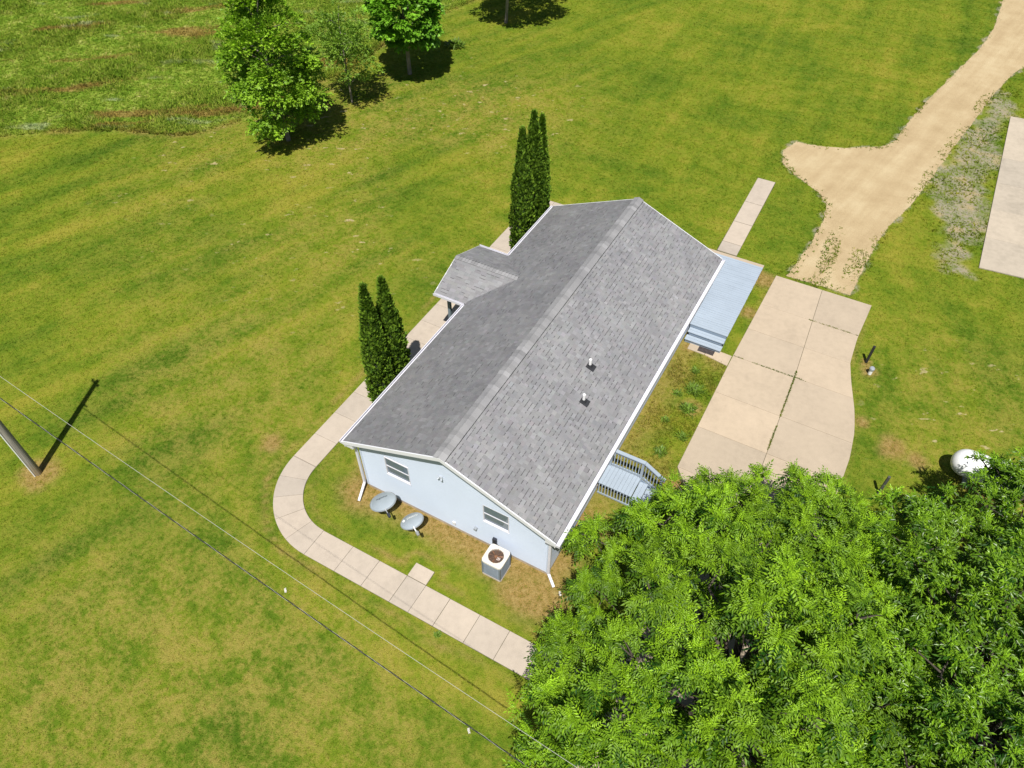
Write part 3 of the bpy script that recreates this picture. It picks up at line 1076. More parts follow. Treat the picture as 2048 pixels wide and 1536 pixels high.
for k in range(5):
    bx = 5.0+k*.115
    zt = 1.39-(bx-4.93)*.645
    part(MB().box(bx-.017, bx+.017, yr-.034, yr-.018, zt-.75, zt+.02), 'baluster', M_DECK, ld)
part(MB().bar((4.86, yr, .42), (5.6, yr, .02), .035, .24), 'stringer', M_RISER, ld)
# near side: upright slats close the space under the deck and the steps
for k in range(15):
    bx = 3.70+k*.115
    zt = .56 if bx < 4.86 else .56-(bx-4.86)*.62
    part(MB().box(bx-.02, bx+.02, 4.052, 4.072, .0, zt), 'slat', M_DECK, ld)
part(MB().box(3.66, 5.36, 4.03, 4.05, .05, .13), 'bottom_rail', M_DECK, ld)
part(MB().bar((4.86, 4.11, .40), (5.5, 4.11, .04), .03, .2), 'stringer', M_RISER, ld)

M_MAT = plain('door_mat', (.055, .045, .045), .95, .5, 14, 60, bmp=.6)
mt = MB().box(4.36, 5.04, 12.56, 12.87, .036, .052)
tag(mt.build('door_mat', M_MAT), 'dark brown coarse mat on the concrete at the foot of the deck steps', 'mat')

# ------------------------------------------------------------------ air conditioner
M_ACW = plain('ac_top_cream', (.60, .58, .53), .45, .05, 5, 25)
M_ACS = plain('ac_louvre_grey', (.16, .19, .225), .5, .1, 6, 25)
M_RUST = plain('fan_copper_brown', (.20, .10, .055), .5, .3, 12, 40)
M_STK = plain('sticker', (.45, .40, .38), .6, .1)
M_ACD = plain('ac_inside', (.07, .05, .04), .8, .3, 10, 40)
ac = empty('air_conditioner', (2.03, -.28, 0), 'square air conditioner condenser with cream top and round fan grille by the gable wall', 'air conditioner')


def rrect(hw, r, n=5):
    pts = []
    for cx, cy, a0 in ((hw-r, hw-r, 0), (-hw+r, hw-r, 90), (-hw+r, -hw+r, 180), (hw-r, -hw+r, 270)):
        for k in range(n):
            a = math.radians(a0+90*k/(n-1))
            pts.append((cx+r*math.cos(a), cy+r*math.sin(a)))
    return pts


MB().prism(rrect(.36, .07), -.03, .07).build('pad', M_WALK, ac)
MB().prism(rrect(.325, .09), .07, .80).build('coil', M_ACD, ac)
zb = .085
while zb < .76:
    P1, P2 = rrect(.338, .1), rrect(.352, .1)
    n = len(P1)
    b = MB()
    b.add([(x, y, zb+.034) for x, y in P1]+[(x, y, zb) for x, y in P2], [(i, (i+1) % n, n+(i+1) % n, n+i) for i in range(n)])
    b.build('louvre', M_ACS, ac)
    zb += .042
for sx in (-1, 1):
    for sy in (-1, 1):
        MB().box(min(sx*.28, sx*.345), max(sx*.28, sx*.345), min(sy*.28, sy*.345), max(sy*.28, sy*.345), .07, .79).build('corner_post', M_ACS, ac)
# top panel with round opening
P = []
for k in range(64):
    q = 2*math.pi*k/64
    cx_, sy_ = math.cos(q), math.sin(q)
    t_ = .365/((abs(cx_)**7+abs(sy_)**7)**(1/7))
    P.append((t_*cx_, t_*sy_))
n = len(P)
ring = [(.255*math.cos(math.atan2(y, x)), .255*math.sin(math.atan2(y, x))) for x, y in P]
b = MB()
vs = [(x, y, .855) for x, y in P]+[(x, y, .862) for x, y in ring]+[(x, y, .78) for x, y in P]+[(x, y, .79) for x, y in ring]
fs = []
for i in range(n):
    j = (i+1) % n
    fs += [(i, j, n+j, n+i), (2*n+i, i, j, 2*n+j)[::-1], (n+i, n+j, 3*n+j, 3*n+i), (2*n+i, 2*n+j, 3*n+j, 3*n+i)]
b.add(vs, fs)
b.build('top_panel', M_ACW, ac, bevel=0)
fan = MB().lathe([(0.001, .835), (.055, .832), (.06, .76), (.001, .76)], 14).build('fan', M_RUST, ac)
for k in range(3):
    a = math.radians(20+120*k)
    vs = []
    for r_, a_, z_ in ((.05, -.3, .79), (.225, -.42, .77), (.235, .25, .825), (.05, .35, .825)):
        vs.append((r_*math.cos(a+a_), r_*math.sin(a+a_), z_))
    vs += [(x, y, z-.006) for x, y, z in vs]
    MB().add(vs, [(0, 1, 2, 3), (4, 7, 6, 5), (0, 4, 5, 1), (1, 5, 6, 2), (2, 6, 7, 3), (3, 7, 4, 0)]).build('fan_blade', M_RUST, fan)
g = MB()
for rr in (.06, .105, .15, .195, .24):
    g.tube([(rr*math.cos(t), rr*math.sin(t), .872) for t in np.linspace(0, 2*math.pi, 29)], .0035, 5, cap=False)
for k in range(8):
    a = 2*math.pi*k/8+.2
    g.tube([(.05*math.cos(a), .05*math.sin(a), .868), (.275*math.cos(a), .275*math.sin(a), .868)], .005, 5)
g.build('fan_grille', M_RUST, ac)
MB().box(.06, .17, -.10, .0, .845, .849).build('spec_sticker', M_STK, ac)

# ------------------------------------------------------------------ satellite dishes
M_DISH = plain('dish_grey', (.30, .35, .40), .4, .05, 3, 25)
M_DARKT = plain('dish_dark_print', (.05, .06, .08), .6, .1)
M_WHT = plain('dish_white_print', (.85, .87, .88), .5, .02)
M_STEEL = plain('galvanised_steel', (.42, .43, .44), .45, .12, 8, 30, metal=.6)


def dish(loc, centre, wdt, hgt, text, tmat, label, dotted):
    d = empty('satellite_dish', loc, label, 'satellite dish', 'satellite dishes beside the gable')
    nrm = Vector((.74, -.48, .45)).normalized()
    hx = Vector((0, 0, 1)).cross(nrm).normalized()
    vy = nrm.cross(hx)
    C = Vector(centre)-Vector(loc)
    R = Matrix((hx, vy, nrm)).transposed()

    def T(x, y, z):
        return C+R@Vector((x, y, z))
    b = MB()
    rings, seg = 7, 36
    dep = .09
    for side in (0, 1):
        base = len(b.v)
        b.v.append(tuple(T(0, 0, -dep-(.014 if side else 0))))
        for i in range(1, rings+1):
            f = i/rings
            for k in range(seg):
                a = 2*math.pi*k/seg
                b.v.append(tuple(T(wdt/2*f*math.cos(a), hgt/2*f*math.sin(a), dep*(f*f-1)-(.014 if side else 0))))
        for k in range(seg):
            b.f.append((base, base+1+k, base+1+(k+1) % seg))
        for i in range(rings-1):
            for k in range(seg):
                a = base+1+i*seg+k
                c = base+1+i*seg+(k+1) % seg
                b.f.append((a, a+seg, c+seg, c))
    n0 = 1+(rings-1)*seg
    n1 = n0+1+rings*seg
    for k in range(seg):
        b.f.append((n0+k, n1+k, n1+(k+1) % seg, n0+(k+1) % seg))
    refl = b.build('reflector', M_DISH, d, smooth=True)
    rim = MB().tube([T(wdt/2*math.cos(t), hgt/2*math.sin(t), 0.002) for t in np.linspace(0, 2*math.pi, 41)], .010, 6, cap=False)
    rim.build('rim', M_STEEL, refl)
    # lettering across the upper half
    cu = bpy.data.curves.new('lettering', 'FONT')
    cu.body = text
    cu.size = .085 if not dotted else .095
    cu.align_x = 'CENTER'
    cu.extrude = .002
    cu.materials.append(tmat)
    tmp = bpy.data.objects.new('lettering_source', cu)
    COL.objects.link(tmp)
    dg = bpy.context.evaluated_depsgraph_get()
    me = bpy.data.meshes.new_from_object(tmp.evaluated_get(dg))
    bpy.data.objects.remove(tmp)
    yo = hgt*.16
    for v in me.vertices:
        x, y, z = v.co.x+(.05 if dotted else 0), v.co.y+yo, v.co.z
        f2 = (x/(wdt/2))**2+(y/(hgt/2))**2
        v.co = T(x, y, dep*(f2-1)+.006+z)
    lo = link('lettering', me, refl)
    if dotted:
        x0, y0 = -wdt*.33, yo+.03
        f2 = (x0/(wdt/2))**2+(y0/(hgt/2))**2
        q = MB()
        q.add([T(x0, y0, dep*(f2-1)+.012)]+[T(x0+.045*math.cos(t), y0+.045*math.sin(t), dep*(f2-1)+.010) for t in np.linspace(0, 2*math.pi, 17)[:-1]], [(0, 1+k, 1+(k+1) % 16) for k in range(16)])
        q.build('logo_dot', tmat, refl)
    # mast, bracket, feed arm
    back = T(0, -hgt*.1, -dep-.10)
    MB().tube([(0, 0, -.2), (0, 0, back.z-.05), tuple(back)], .028, 10).build('mast', M_STEEL, d)
    MB().bar(T(0, -hgt*.12, -dep-.02), T(0, -hgt*.12, -dep-.17), .14, .2).build('bracket', M_STEEL, d)
    tip = T(0, -hgt*.62, .36)
    MB().tube([T(0, -hgt*.35, -dep), T(0, -hgt*.52, .02), tip], .02, 8).build('feed_arm', M_WHT if dotted else M_STEEL, d)
    fe = MB().tube([tip+R@Vector((0, 0, .03)), tip+R@Vector((0, .07, -.10))], [.045, .06], 10).build('feed_horn', M_STEEL if dotted else M_DARKC, d)
    return d


dish((-2.45, -.28, 0), (-2.27, -.43, 1.0), .92, .68, 'HughesNet', M_DARKT, 'larger grey satellite dish with dark lettering, nearer the left corner of the gable', False)
dish((-1.2, -.42, 0), (-1.02, -.55, .93), .80, .58, 'DIRECTV', M_WHT, 'smaller grey satellite dish with white lettering, nearer the air conditioner', True)

# ------------------------------------------------------------------ utility pole and wires
m, nt, bs = newmat('weathered_pole_wood')
p = posn(nt)
mp = N(nt, 'ShaderNodeMapping')
mp.inputs['Scale'].default_value = (14, 14, .5)
nt.links.new(p, mp.inputs[0])
gr = noise(nt, mp.outputs[0], 2.2, 5, .65)
c = ramp(nt, gr, [(.3, (.15, .14, .125)), (.55, (.27, .25, .22)), (.75, (.38, .35, .30))])
sx_ = N(nt, 'ShaderNodeSeparateXYZ')
nt.links.new(p, sx_.inputs[0])
lowm = sstep(nt, math_(nt, 'ADD', sx_.outputs[2], math_(nt, 'MULTIPLY', gr, .9)), 1.35, .5)
c = mixc(nt, math_(nt, 'MULTIPLY', lowm, .65), c, (.24, .165, .055))
nt.links.new(c, bs.inputs['Base Color'])
bs.inputs['Roughness'].default_value = .9
bump(nt, bs, gr, .6, .02)
M_POLE = m
PB = (-14.5, -5.07)
pole = empty('utility_pole', (PB[0], PB[1], 0), 'weathered grey wooden utility pole at the left edge, rust-brown at its foot', 'pole')
MB().tube([(0, 0, -.5), (0, 0, 0), (0, 0, 4), (0, 0, 8.75)], [.14, .135, .125, .10], 18).build('shaft', M_POLE, pole, smooth=True)
MB().tube([(.02, -.155, -.1), (.02, -.145, 4), (.015, -.125, 7.5)], .024, 8).build('ground_conduit', M_PVC, pole)
MB().bar((-.3, .08, 8.5), (.24, -.06, 8.5), .07, .07).build('crossarm', M_POLE, pole)
for k in (-.26, .2):
    MB().lathe([(.0, 8.535), (.04, 8.535), (.045, 8.58), (.03, 8.6), (.045, 8.63), (.0, 8.67)], 10, (k, -.26*k)).build('insulator', M_BOX, pole)
MB().bar((.1, .0, 6.45), (.3, -.03, 6.45), .05, .05).build('cable_bracket', M_STEEL, pole)

M_WIREW = plain('bare_aluminium_wire', (.42, .42, .38), .4, .05)
M_WIREB = plain('black_cable', (.025, .025, .028), .6, .2)


def span(a, b, sag, n=60):
    a, b = Vector(a), Vector(b)
    return [a.lerp(b, t)-Vector((0, 0, 4*sag*t*(1-t))) for t in np.linspace(0, 1, n)]


WH = [(-14.5, -5.1, 8.42), (-9.7, -5.42, 7.75), (-3.2, -5.62, 6.85), (3.0, -5.82, 6.28), (7.3, -5.98, 5.95), (14, -6.2, 5.7), (30, -6.8, 6.2)]
BL = [(-14.3, -5.12, 6.45), (-11.63, -5.31, 5.9), (-3.5, -5.70, 5.22), (2.79, -5.93, 4.62), (6.29, -6.03, 4.2), (12, -6.2, 3.75), (30, -6.8, 3.6)]


def smooth_path(P, n=90):
    P = np.array(P)
    t = np.concatenate([[0], np.cumsum(np.linalg.norm(np.diff(P, axis=0), axis=1))])
    tt = np.linspace(0, t[-1], n)
    co = [np.polyfit(t, P[:, k], 3 if k == 2 else 2) for k in range(3)]
    Q = np.stack([np.polyval(c_, tt) for c_ in co], 1)
    return Q


Q = smooth_path(WH)
tag(MB().tube([tuple(q) for q in Q], .0045, 5).build('power_line', M_WIREW), 'thin pale overhead wire, the upper of the two lines crossing the lawn', 'wire')
Q = smooth_path(BL, 60)
pc_ = empty('service_cable', tuple(Q[0]), 'twisted black overhead service cable, the lower of the two lines crossing the lawn', 'wire')
tq = np.linspace(0, 1, 900)
Qf = np.stack([np.interp(tq, np.linspace(0, 1, 60), Q[:, k]) for k in range(3)], 1)
for k, (mt_, rr) in enumerate(((M_WIREB, .0075), (M_WIREB, .0075), (M_WIREW, .003))):
    ph = tq*2*math.pi*42+k*2.09
    off = np.stack([np.zeros_like(ph), np.cos(ph), np.sin(ph)], 1)*.012
    b = MB().tube([tuple(q) for q in (Qf+off)-Q[0]], rr, 4)
    b.build('strand', mt_, pc_)

# ------------------------------------------------------------------ posts, pipe, tank, bin
M_BLK = plain('charred_black_post', (.022, .023, .022), .7, .3, 8, 30)
M_GRP = plain('grey_weathered_post', (.07, .075, .065), .85, .25, 8, 30, bmp=.4)
a = MB().bar((10.7, 15.33, -.3), (10.72, 15.31, .95), .10, .10, (0, 1, 0))
tag(a.build('post', M_BLK, bevel=.01), 'short black square post in the grass near the driveway edge', 'post')
a = MB().bar((12.4, 8.86, -.3), (12.42, 8.86, 1.05), .09, .09, (0, 1, 0))
tag(a.build('post', M_GRP, bevel=.01), 'short dark grey post standing in the grass just above the tree crowns', 'post')
wp = empty('well_pipe', (10.96, 14.72, 0), 'stubby white pipe with grey cap beside the black post', 'pipe')
MB().lathe([(.0, -.1), (.075, -.1), (.075, .26), (0, .26)], 14).build('casing', M_PVC, wp)
MB().lathe([(0, .26), (.105, .26), (.105, .34), (.07, .38), (0, .38)], 14).build('cap', M_BOX, wp)

M_TANK = plain('white_tank_paint', (.82, .83, .84), .3, .03, 2, 20, spec=.5)
tk = empty('propane_tank', (14.25, 11.05, 0), 'white round-ended propane tank behind the right-hand tree', 'tank')
prof = []
R_, Lc = .5, 2.1
for t in np.linspace(-90, 0, 12):
    prof.append((R_*math.cos(math.radians(t))+.0001, .5*math.sin(math.radians(t))))
for t in np.linspace(0, 90, 12):
    prof.append((R_*math.cos(math.radians(t))+.0001, Lc+.5*math.sin(math.radians(t))))
b = MB().lathe(prof, 32)
b.v = [(z+.5, y, .78+x*-1) for x, y, z in b.v]
b.build('shell', M_TANK, tk, smooth=True)
for x in (.75, 2.3):
    MB().box(x-.06, x+.06, -.32, .32, -.05, .36).build('saddle', M_BOX, tk)
dm = MB().lathe([(.2, 0), (.2, .12), (.17, .2), (.05, .24), (0.001, .245)], 18)
dm.v = [(x+1.55, y, z+1.24) for x, y, z in dm.v]
dm.build('valve_dome', M_TANK, tk, smooth=True)

M_BIN = plain('bin_blue_grey', (.05, .075, .11), .4, .1, 4, 25)
bn = empty('waste_bin', (4.12, 2.1, 0), 'dark blue-grey round bin tucked under the eave by the tree', 'bin')
MB().lathe([(.001, .0), (.25, .0), (.3, .72), (.001, .72)], 22).build('body', M_BIN, bn, smooth=False)
MB().lathe([(.32, .72), (.325, .76), (.28, .81), (.12, .85), (.001, .855)], 22).build('lid', M_BIN, bn, smooth=True)

# scraps on the lawn
M_PAP = plain('paper_white', (.55, .53, .49), .8, .05)
for (x, y, r0, lab) in ((-3.53, -4.25, .06, 'crumpled white scrap on the lawn left of the walkway bend'), (3.87, -5.03, .06, 'crumpled white scrap on the lawn near the bottom edge of the picture'),
                        (4.25, -.05, .06, 'small white splash block scrap below the right downspout')):
    vs, fs = [], []
    n = 7
    for i in range(n):
        for j in range(n):
            u, v_ = i/(n-1)-.5, j/(n-1)-.5
            vs.append((u*r0*1.1+random.uniform(-.01, .01), v_*r0*2.6+random.uniform(-.01, .01), .02+random.uniform(0, .03)*(1-abs(u))))
    for i in range(n-1):
        for j in range(n-1):
            fs.append((i*n+j, (i+1)*n+j, (i+1)*n+j+1, i*n+j+1))
    me = bpy.data.meshes.new('paper_scrap')
    me.from_pydata(vs, [], fs)
    me.materials.append(M_PAP)
    o = link('paper_scrap', me, None, (x, y, 0))
    o.modifiers.new('thickness', 'SOLIDIFY').thickness = .004
    o.rotation_euler = (0, 0, random.uniform(.6, 1.0))
    tag(o, lab, 'scrap', 'white scraps on the grass')


# ------------------------------------------------------------------ foliage
def leaf_material(name, trans=.4, rough=.5, spec=.35):
    m, nt, bs = newmat(name)
    c = attr(nt, 'tone', 'Color')
    nt.links.new(c, bs.inputs['Base Color'])
    bs.inputs['Roughness'].default_value = rough
    bs.inputs['Specular IOR Level'].default_value = spec
    tr = N(nt, 'ShaderNodeBsdfTranslucent')
    cc = mixc(nt, 1.0, c, (1.25, 1.35, .5), 'MULTIPLY')
    nt.links.new(cc, tr.inputs[0])
    mx = N(nt, 'ShaderNodeMixShader')
    mx.inputs[0].default_value = trans
    nt.links.new(bs.outputs[0], mx.inputs[1])
    nt.links.new(tr.outputs[0], mx.inputs[2])
    nt.links.new(mx.outputs[0], nt.nodes['Material Output'].inputs[0])
    return m


M_LEAF = leaf_material('leaf', .27)
M_LEAFG = leaf_material('glossy_leaf', .30, .38, .45)
M_CEDAR = leaf_material('cedar_spray', .12, .7, .2)
M_BARK = plain('bark', (.075, .062, .048), .95, .3, 4, 30, bmp=.8)
M_BARKG = plain('grey_bark', (.24, .21, .17), .95, .3, 4, 30, bmp=.8)


def spray_template(kind, r):
    """leaf sprays as quads: returns verts (n,4,3) in a frame: x along twig, z up"""
    q = []

    def leaf(o, d, l, wd, curl=0.0):
        d = np.array(d, float)
        d /= np.linalg.norm(d)
        s = np.cross([0, 0, 1.0], d)
        s /= np.linalg.norm(s)
        nn = np.cross(d, s)
        t = r.uniform(-.5, .5)
        s2 = s*math.cos(t)+nn*math.sin(t)
        o = np.array(o, float)
        q.append([o, o+d*l*.45+s2*wd/2, o+d*l-nn*curl*l, o+d*l*.45-s2*wd/2])
    if kind == 'pinnate':
        for k in range(5):
            x = .05+k*.052
            z = -.12*(x/.3)**2*.6
            for sg in (-1, 1):
                leaf((x, 0, z), (.55, sg*.85, -.28+r.uniform(-.1, .1)), .115*(1-.08*k), .036, .15)
        leaf((.30, 0, -.075), (1, 0, -.4), .12, .04, .15)
    elif kind == 'lance':
        for k in range(8):
            a = r.uniform(-1.3, 1.3)
            leaf((k*.03, 0, 0), (math.cos(a), math.sin(a), r.uniform(-.35, .45)), r.uniform(.08, .13), .034, .2)
    elif kind == 'broad':
        for k in range(5):
            a = r.uniform(-1.6, 1.6)
            leaf((k*.03, 0, 0), (math.cos(a), math.sin(a), r.uniform(-.5, .3)), r.uniform(.16, .24), .17, .15)
    elif kind == 'small':
        for k in range(6):
            a = r.uniform(-1.7, 1.7)
            leaf((k*.035, 0, 0), (math.cos(a), math.sin(a), r.uniform(-.5, .5)), r.uniform(.11, .17), .085, .15)
    elif kind == 'cedar':
        for k in range(4):
            a = r.uniform(-.8, .8)
            leaf((0, 0, 0), (math.cos(a)*.6, math.sin(a)*.6, r.uniform(.3, 1.0)), r.uniform(.10, .17), .07, .0)
    return np.array(q)


def sprays(kind, pos, dirs, scale, tones, r, jitter=.35):
    """instantiate sprays; dirs = twig direction"""
    n = len(pos)
    nv = 6
    temps = [spray_template(kind, np.random.default_rng(100+i)) for i in range(nv)]
    which = r.integers(0, nv, n)
    d = dirs+r.normal(0, jitter, dirs.shape)
    d /= np.linalg.norm(d, axis=1, keepdims=True)
    upv = np.array([0, 0, 1.0])+r.normal(0, .25, (n, 3))
    s = np.cross(upv, d)
    s /= np.linalg.norm(s, axis=1, keepdims=True)+1e-9
    u = np.cross(d, s)
    R = np.stack([d, s, u], 2)
    Vs, Cs = [], []
    for i in range(nv):
        m_ = which == i
        if not m_.any():
            continue
        t = temps[i].reshape(-1, 3)
        W = np.einsum('nij,kj->nki', R[m_], t)*scale[m_][:, None, None]+pos[m_][:, None, :]
        Vs.append(W.reshape(-1, 3))
        lv = np.repeat(tones[m_][:, None, :], t.shape[0], 1).copy()
        jit = np.repeat(np.exp(r.normal(0, .12, (m_.sum(), t.shape[0]//4))), 4, 1)
        Cs.append((lv*jit[:, :, None]).reshape(-1, 3))
    return np.concatenate(Vs), np.concatenate(Cs)


def leaf_mesh(name, V, C, mat, parent):
    F = np.arange(len(V)).reshape(-1, 4)
    return link(name, mesh_np(name, V, F, mat, colors=C), parent)


def tones(r, n, dark, lite, bias=1.0):
    t = r.beta(1.6, 1.6*bias, n)[:, None]
    return np.array(dark)*(1-t)+np.array(lite)*t


def tree(name, label, cat, base, height, crown_c, crown_r, n_bough, bough_r, per, kind, dark, lite, seed, trunk_r, group=None, crown_pow=1.0,
         scale=(.8, 1.2), mat=None, droop=.35, inner=.35, bark=None, limbs=9, squash=.6, shape='ball', lump=.16, space=.62):
    r = np.random.default_rng(seed)
    e = empty(name, (base[0], base[1], 0), label, cat, group)
    cc = np.array(crown_c, float)
    cr = np.array(crown_r, float)
    # bough centres spread over the crown's shell and volume
    B = []
    tries = 0
    while len(B) < n_bough and tries < 60000:
        tries += 1
        v = r.normal(0, 1, 3)
        v /= np.linalg.norm(v)
        f = r.uniform(inner, 1)**.5
        if shape == 'cone':
            zz = r.uniform(-1, 1)
            u_ = (zz+1)/2
            rad = (1-.72*u_**1.5)*min(1, .45+u_*3.5)
            a = r.uniform(0, 2*np.pi)
            ff = r.uniform(inner, 1)**.5
            q = np.array([math.cos(a)*rad*ff, math.sin(a)*rad*ff, zz])
        else:
            q = v*f
            if q[2] < -.75:
                continue
        q = q*(1+lump*vnoise(q[0]*2.2+seed, q[1]*2.2+q[2]*1.7, seed))
        pt = cc+q*cr
        if all(np.linalg.norm((pt-b)/np.array([1, 1, .7])) > bough_r*space for b in B):
            B.append(pt)
    B = np.array(B)
    # trunk and limbs
    tb = MB()
    top = cc+np.array([0, 0, cr[2]*.55])
    P0 = [(0, 0, -.3), (0, 0, 0), tuple(np.array([0, 0, 0])+(cc-0)*np.array([.3, .3, .5])), tuple(cc*np.array([.8, .8, .95])), tuple(top)]
    tb.tube(P0, [trunk_r*1.25, trunk_r*1.15, trunk_r*.9, trunk_r*.6, trunk_r*.12], 12)
    order = r.permutation(len(B))
    for bi in order[:max(limbs*3, 14)]:
        b = B[bi]
        h0 = max(.25*cc[2], min(cc[2]+.4*cr[2], b[2]-.5*np.hypot(*(b[:2]-cc[:2]))))
        t = h0/max(.1, cc[2])
        s0 = np.array([cc[0]*min(1, t)*.8, cc[1]*min(1, t)*.8, h0])
        mid = s0*.5+b*.5+np.array([0, 0, .12*np.linalg.norm(b-s0)])
        tb.tube([tuple(s0), tuple(mid), tuple(b)], [trunk_r*.38, trunk_r*.22, trunk_r*.06], 7)
    tb.build('trunk', bark or M_BARK, e, smooth=True)
    # sprays on the boughs
    npb = r.poisson(per, len(B))
    tot = int(npb.sum())
    own = np.repeat(np.arange(len(B)), npb)
    v = r.normal(0, 1, (tot, 3))
    v /= np.linalg.norm(v, axis=1, keepdims=True)
    v[:, 2] = np.where(v[:, 2] < -.25, -v[:, 2], v[:, 2])
    rad = r.uniform(.25, 1, tot)**.5*bough_r*r.uniform(.75, 1.2, len(B))[own]
    off = v*rad[:, None]*np.array([1, 1, squash])
    pos = B[own]+off
    outw = (B-cc)/cr
    outw = outw/(np.linalg.norm(outw, axis=1, keepdims=True)+1e-6)
    d = v*.75+outw[own]*.65+np.array([0, 0, -droop])
    sc = r.uniform(*scale, tot)
    bt = tones(r, len(B), dark, lite)
    tn = bt[own]*.5+tones(r, tot, dark, lite, 1.3)*.5
    Vv, Cc = sprays(kind, pos, d, sc, tn, r)
    leaf_mesh('crown', Vv, Cc, mat or M_LEAF, e)
    return e


def big_tree(name, label, base, masses, kind, dark, lite, seed, trunk_r, mat, rose_gap=.40, per=17, scale=(.9, 1.4), droop=.55):
    """a broad crown: leafy masses carried by limbs, each covered in rosettes of leaf sprays"""
    r = np.random.default_rng(seed)
    e = empty(name, (base[0], base[1], 0), label, 'tree')
    tb = MB()
    tb.tube([(0, 0, -.3), (0, 0, 0), (.05, .05, 1.6), (.1, .0, 3.2)], [trunk_r*1.3, trunk_r*1.1, trunk_r*.95, trunk_r*.7], 14)
    Ps, Ns, Ms = [], [], []
    for mi, (mx, my, mz, mr) in enumerate(masses):
        c = np.array([mx, my, mz])
        h0 = min(3.2, max(1.3, mz-.55*np.hypot(mx, my)))
        mid = np.array([mx*.5, my*.5, (h0+mz)/2-.25])
        tb.tube([(0.05, 0.03, h0), tuple(mid), tuple(c-np.array([0, 0, mr*.2]))], [trunk_r*.38, trunk_r*.2, .014], 7)
        n = int(5.5*mr*mr/(rose_gap**2)*1.05)
        v = r.normal(0, 1, (n*3, 3))
        v /= np.linalg.norm(v, axis=1, keepdims=True)
        v = v[v[:, 2] > -.35][:n]
        rad = mr*r.uniform(.78, 1.12, len(v))
        q = c+v*rad[:, None]*np.array([1, 1, .68])
        Ps.append(q)
        Ns.append(v)
        Ms.append(np.full(len(v), mi))
        for k in r.integers(0, len(v), 3):
            tb.tube([tuple(c), tuple(c*.4+q[k]*.6+np.array([0, 0, .05])), tuple(c*.12+q[k]*.88)], [.03, .016, .005], 5)
    tb.build('trunk', M_BARK, e, smooth=True)
    P_, N_, Mi = np.concatenate(Ps), np.concatenate(Ns), np.concatenate(Ms)
    # drop rosettes buried deep in a neighbouring mass
    keep = np.ones(len(P_), bool)
    for mi, (mx, my, mz, mr) in enumerate(masses):
        d = (P_-np.array([mx, my, mz]))/np.array([mr, mr, mr*.68])
        keep &= ~((np.linalg.norm(d, axis=1) < .62) & (Mi != mi))
    P_, N_, Mi = P_[keep], N_[keep], Mi[keep]
    n = len(P_)
    cnt = r.poisson(per, n)
    own = np.repeat(np.arange(n), cnt)
    tot = len(own)
    a = r.uniform(0, 2*np.pi, tot)
    u = r.uniform(0, 1, tot)                       # 0: young upright centre leaves, 1: long outer drooping ones
    el = np.radians(70-105*u-droop*12)
    d = np.stack([np.cos(a)*np.cos(el), np.sin(a)*np.cos(el), np.sin(el)], 1)+N_[own]*np.array([.45, .45, .15])
    pos = P_[own]+r.normal(0, .05, (tot, 3))*np.array([1, 1, .6])
    sc = (scale[0]+(scale[1]-scale[0])*u)*r.uniform(.85, 1.15, tot)
    mt_ = tones(r, len(masses), (.8, .8, .8), (1.15, 1.15, 1.15))
    dk_, lt_ = np.array(dark), np.array(lite)
    f = np.clip(1.05-.95*u+r.normal(0, .16, tot), 0, 1)[:, None]*(.55+.45*r.beta(2, 2, n)[own])[:, None]  # paler centres, darker outer leaves: young growth plus painted-in light and shade
    tn = (dk_*(1-f)+lt_*f)*mt_[Mi[own]]
    Vv, Cc = sprays(kind, pos, d, sc, tn, r, .22)
    leaf_mesh('crown', Vv, Cc, mat, e)
    print(name, 'rosettes', n, 'leaf quads', len(Vv)//4)
    return e


def mass_set(seed, n, rx, ry, z0, z1, r0, r1, gap):
    r = np.random.default_rng(seed)
    out = []
    t = 0
    while len(out) < n and t < 20000:
        t += 1
        a = r.uniform(0, 2*np.pi)
        f = r.uniform(0, 1)**.5
        x_, y_ = rx*f*math.cos(a), ry*f*math.sin(a)
        z_ = z0+(z1-z0)*(1-f**2.4)*r.uniform(.45, 1.1)+r.uniform(-.6, .5)
        if all(math.dist((x_, y_), q[:2]) > gap for q in out):
            out.append((x_, y_, z_, r.uniform(r0, r1)))
    return out


# two big trees near the camera
MA = [(x_, y_+.35, z_+.1, r_) for x_, y_, z_, r_ in mass_set(3, 44, 4.1, 5.6, 2.9, 6.7, .62, 1.15, 1.10)]
MA += [(-4.9, 2.7, 2.6, .6), (-3.9, 3.7, 2.8, .6), (-3.0, 5.2, 2.9, .7), (-2.2, 6.0, 2.9, .7), (-.6, 6.9, 3.0, .75), (.9, 7.1, 3.1, .75), (2.3, 6.4, 3.2, .8), (-1.6, 4.9, 4.0, .9), (.4, 5.6, 4.0, .9), (2.2, 5.1, 4.1, .9),
       (3.6, 4.6, 3.6, .8), (-3.8, -1.5, 3.3, .7), (-3.6, -2.7, 3.5, .75), (-3.2, -3.9, 3.7, .75)]
big_tree('shade_tree', 'large bright green feathery-leaved tree filling the lower right, beside the house corner', (9.8, -1.9), MA,
         'pinnate', (.015, .068, .003), (.32, .54, .016), 41, .24, M_LEAF, rose_gap=.48, per=19, scale=(.7, 1.7), droop=.9)
MB_ = mass_set(5, 48, 4.6, 5.3, 3.1, 6.3, .7, 1.1, 1.0)+[(-1.2, 7.9, 3.0, .45), (-.5, 8.0, 3.2, .6), (.35, 7.9, 3.4, .7), (-1.0, 7.2, 3.5, .5), (-.2, 7.5, 3.8, .7), (.8, 7.4, 4.0, .8), (-.4, 6.4, 3.9, .7), (.9, 6.2, 4.2, .8), (-2.4, 5.6, 3.3, .6), (-1.4, 5.8, 3.6, .65), (-3.5, 4.6, 3.2, .6), (2.0, 6.3, 4.2, .8)]
